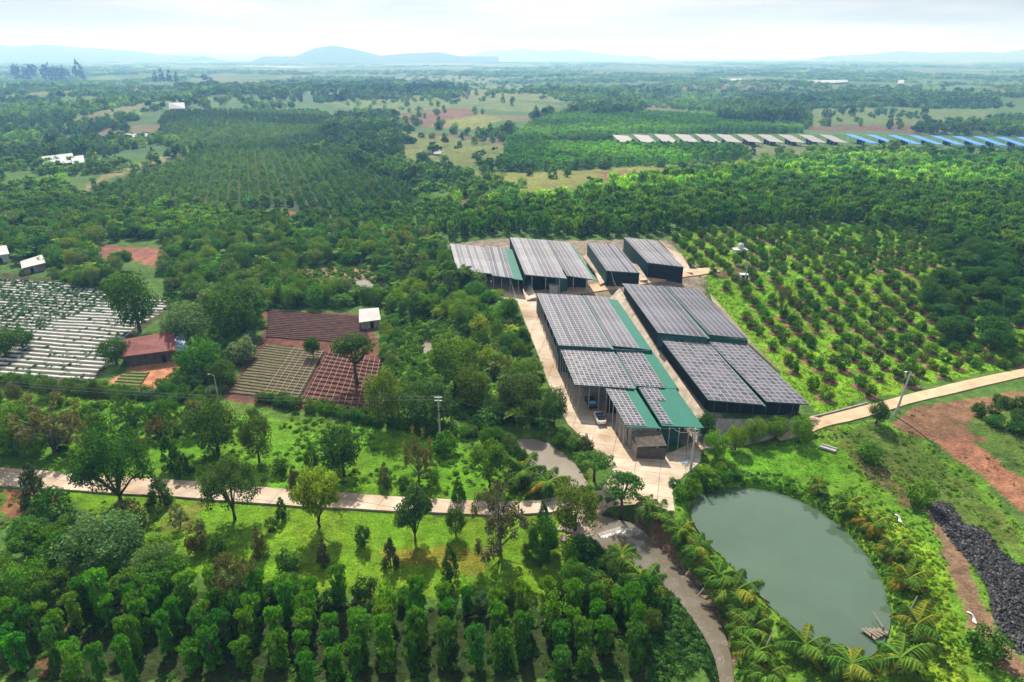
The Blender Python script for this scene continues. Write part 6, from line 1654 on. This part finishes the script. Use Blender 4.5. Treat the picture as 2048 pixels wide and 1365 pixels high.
cover('field_weeds', '', [(330, 480), (880, 470), (1040, 640), (1130, 850), (960, 850), (780, 800), (770, 610), (520, 620), (440, 790), (290, 800), (370, 720), (330, 600)], 1.5, ['weed0_i', 'weed1_i'], (1, 2.4), (.6, 1.5), [G_MID, G_DARK, G_BRIGHT], .85, AV)
cover('field_weeds', '', [(1740, 830), (1830, 815), (2060, 790), (2060, 1040), (1900, 900), (1800, 880)], 1.2, ['weed0_i', 'grass1_i'], (.5, 1.1), (.2, .5), [(.06, .12, .02), (.075, .14, .02)], .6, ROADS, 5, .56)
cover('field_weeds', '', PEPPER, 1.7, ['weed0_i', 'weed1_i'], (.8, 1.8), (.5, 1.2), [(.045, .12, .016), (.06, .15, .018)], .6)
cover('field_weeds', '', [(-40, 980), (130, 984), (330, 1000), (400, 1050), (290, 1080), (140, 1045), (-40, 1060)], 1.0, ['weed0_i', 'grass1_i'], (.6, 1.3), (.3, .7), [(.075, .14, .018), (.06, .12, .02), (.10, .15, .02)], .6, ROADS, 3, .42)

# build the registered plants
random.seed(5)
ring = None
def mulch_ring():
    rng = np.random.default_rng(3); n = 14; vs = [(0, 0, .10)]
    for k in range(n):
        a = 2 * math.pi * k / n; r_ = .5 * rng.uniform(.8, 1.15); vs += [(r_ * math.cos(a) * .6, r_ * math.sin(a) * .6, .10), (r_ * math.cos(a), r_ * math.sin(a), .0)]
    fs = []
    for k in range(n):
        a, b_ = 1 + 2 * k, 1 + 2 * ((k + 1) % n); fs += [(0, a, b_), (a, a + 1, b_ + 1, b_)]
    return mesh_np('mulch_ring', vs, fs, [M['pinkmulch']])
RING = mulch_ring()
ringspots = []
MASSLAB = {'vine_column': 'vine columns of the bottom plot seen smallest', 'orchard_bush': 'further fruit bushes at the back of the orchard', 'wood_tree': 'further trees of the wood above the sheds', 'thicket_tree': 'further trees of the thickets round the fields', 'hedge_shrub': 'further hedgerow shrubs', 'grove_tree': 'further grove trees', 'edge_shrub': 'further shrubs along the vine plot', 'lawn_shrub': 'further lawn scrub', 'bank_shrub': 'further bank shrubs', 'orchard_tree': 'further dark orchard trees', 'tree': 'further trees', 'skyline_tree': 'further skyline trees'}
for name, L in REG.items():
    L.sort(key=lambda d: (not d['must'], -d['size']))
    keep, rest = L[:300], L[300:]
    hs_ = sorted(d['H'] for d in keep) or [1]
    for d in keep:
        x, y, z = d['loc']
        if d['group'] and not d['must'] and name != 'skyline_tree':
            sz = 'small' if d['H'] < hs_[len(hs_) // 3] else ('large' if d['H'] > hs_[2 * len(hs_) // 3] else 'mid-sized')
            r_, g_, b0_ = d['tint']
            tn = 'yellowish' if r_ / g_ > .56 else ('pale grey-green' if b0_ / g_ > .28 else ('dark green' if g_ < .125 else ('bright green' if g_ > .185 else 'fresh green')))
            d['label'] = f"{sz} {tn} {d['label']}"
        if d['parts']:
            t = thing(name, d['label'], d['cat'], (x, y, z), d['rz'], d['group'])
            t.scale = (d['W'], d['W'], d['H'])
            c = ob('crown', CROWN[d['proto']], t); c.color = (*d['tint'], 1)
            if not d['proto'].startswith('mid'): ob('trunk', TRUNK[d['proto']], t)
            else: ob('trunk', TRUNK[d['proto']], t)
            if name == 'orchard_bush' and random.random() < .8:
                r_ = ob('mulch_ring', RING, t); r_.scale = (1.15, 1.15, 1.0 / d['H']); r_.location = (0, -.1, .08 / d['H'])
        else:
            c = ob(name, CROWN[d['proto']], None, (x, y, z), label=d['label'], category=d['cat'], group=d['group'])
            c.rotation_euler = (0, 0, d['rz']); c.scale = (d['W'], d['W'], d['H']); c.color = (*d['tint'], 1)
    if rest:
        pr = sorted({d['proto'] for d in rest}); n = len(rest)
        scatter(name + '_mass', pr, [d['loc'] for d in rest], [d['rz'] for d in rest], [(d['W'], d['W'], d['H']) for d in rest], [pr.index(d['proto']) for d in rest], np.array([d['tint'] for d in rest]), MASSLAB[name])
for nm, m in MASS.items():
    R_ = m['rows']
    scatter(nm, [p[:-2] for p in m['protos']], *(np.concatenate([r[i] for r in R_]) for i in range(4)), np.concatenate([r[4] for r in R_]), m['label'])
print('plants', {k: len(v) for k, v in REG.items()}, {k: sum(len(r[0]) for r in v['rows']) for k, v in MASS.items()})

# ------------------------------------------------------------------ coconut palms: every frond is a piece
def frond(name, L, rise, droop, m, seed):
    rng = np.random.default_rng(seed); V, Fc, lv = [], [], []
    def at(s): return np.array([L * s * (1 - .12 * s), 0, rise * s - droop * s * s])
    for j in range(8):
        a, b_ = at(j / 8), at((j + 1) / 8); w = .035 * (1 - j / 9); k = len(V)
        V += [a + (0, w, 0), a - (0, w, 0), b_ - (0, w, 0), b_ + (0, w, 0)]; Fc.append((k, k + 1, k + 2, k + 3)); lv.append(.9)
    for j in range(30):
        s = .08 + .90 * j / 29; c = at(s); ll = L * .30 * math.sin(math.pi * min(.96, .22 + .72 * s)) + .05
        for sd in (-1, 1):
            k = len(V); tip = c + np.array([ll * .55, sd * ll * .85, -ll * rng.uniform(.35, .95)]); w = L * .0125
            V += [c + (-w, 0, 0), c + (w, 0, 0), (c + tip) / 2 + (w * 1.6, 0, .03), tip, (c + tip) / 2 + (-w * 1.2, 0, .03)]
            Fc.append((k, k + 1, k + 2, k + 3)); Fc.append((k, k + 2, k + 3, k + 4)); lv += [rng.uniform()] * 2
    return mesh_np(name, V, np.array(Fc), [m], lv=lv)
FR = [frond('frond', 1.0, .95, .62, M['leaf'], 1), frond('frond', 1.0, .62, .72, M['leaf'], 2), frond('frond', 1.0, .28, .78, M['leaf'], 3)]
def palm(px, py, size, hgt, label, group, yellow=.25):
    c = G(px, py); t = thing('coconut_palm', label, 'palm', c, group=group)
    top = Vector((random.uniform(-.2, .2), random.uniform(-.2, .2), hgt))
    mb = MB(); mb.tube([(0, 0, -.2), (top.x * .3, top.y * .3, hgt * .5), top], [.20, .14, .12], 8); ob('trunk', mb.mesh('trunk', M['bark_pale'], True), t)
    n = random.randint(11, 17)
    for k in range(n):
        tier = 0 if k < 4 else (1 if k < n - 4 else 2)
        f = ob('frond', FR[tier], t, top); s = size * 1.12 * random.uniform(.7, 1.15)
        f.scale = (s, s, s); f.rotation_euler = (random.uniform(-.25, .25), random.uniform(-.25, .22), k * 2.4 + random.uniform(-.2, .2))
        tint = (.30, .23, .025) if (tier == 2 and random.random() < yellow * 1.6) else ((.17, .21, .025) if random.random() < yellow * .6 else jit((.085, .165, .022)))
        f.color = (*tint, 1)
GPW = 'coconut palms on the dike between stream and pond'
wl_ = ['first', 'second', 'third', 'fourth', 'fifth', 'sixth', 'seventh', 'eighth', 'ninth', 'tenth', 'eleventh', 'twelfth']
for k, (px, py, s, h) in enumerate([(1293, 1020, 2.0, 1.6), (1322, 1042, 2.3, 1.4), (1355, 1075, 2.6, 1.5), (1392, 1110, 2.5, 1.5), (1432, 1165, 3.0, 1.3), (1468, 1195, 3.2, 1.2), (1490, 1235, 2.8, 1.0), (1500, 1275, 2.8, 1.2), (1515, 1320, 2.8, 1.2), (1530, 1365, 2.6, 1.1)]):
    palm(px, py, s, h, f'{wl_[k]} coconut palm from the top on the dike between stream and pond', GPW, .2)
GPE = 'coconut palms round the right and lower shore of the pond'
for k, (px, py, s, h) in enumerate([(1635, 985, 1.8, 1.5), (1690, 1025, 2.4, 1.8), (1742, 1065, 2.3, 1.6), (1785, 1115, 2.4, 1.6), (1815, 1180, 2.6, 1.8), (1830, 1275, 2.9, 2.0), (1795, 1345, 3.2, 2.2), (1695, 1352, 3.1, 2.0), (1605, 1308, 3.2, 1.6)]):
    palm(px, py, s, h, f'{wl_[k]} coconut palm clockwise round the far and right shore of the pond', GPE, .42)
palm(918, 590, 4.0, 6.5, 'tall coconut palm in front of the leftmost back shed', None, .05)
palm(878, 590, 3.8, 5.5, 'coconut palm left of the leftmost back shed among trees', None, .1)
palm(815, 545, 4.0, 6.0, 'coconut palm at the wood edge left of the back sheds', None, .15)
palm(1045, 965, 3.6, 2.2, 'bushy palm at the lawn side of the muddy pool', None, .05)
palm(1092, 985, 3.4, 2.0, 'palm at the lower end of the muddy pool', None, .1)
palm(1290, 1190, 3.2, 2.0, 'palm in the thicket left of the stream', None, .2)
palm(1240, 1130, 2.4, 1.8, 'small palm on the left bank below the weir', None, .25)

# ------------------------------------------------------------------ haze: even pale air round the whole place
hz = bpy.data.materials.new('haze'); hz.use_nodes = True
nt = hz.node_tree; nt.nodes.clear()
ho = nt.nodes.new('ShaderNodeOutputMaterial'); hv_ = nt.nodes.new('ShaderNodeVolumePrincipled')
hv_.inputs['Color'].default_value = (.24, .52, 1.0, 1)
hv_.inputs['Absorption Color'].default_value = (1, 1, 1, 1)
hv_.inputs['Density'].default_value = .00024
hv_.inputs['Anisotropy'].default_value = .25
nt.links.new(hv_.outputs['Volume'], ho.inputs['Volume'])
mb = MB(); mb.box((0, 15000, 125), (90000, 36000, 370))
haze = ob('haze', mb.mesh('haze', hz), kind='stuff')
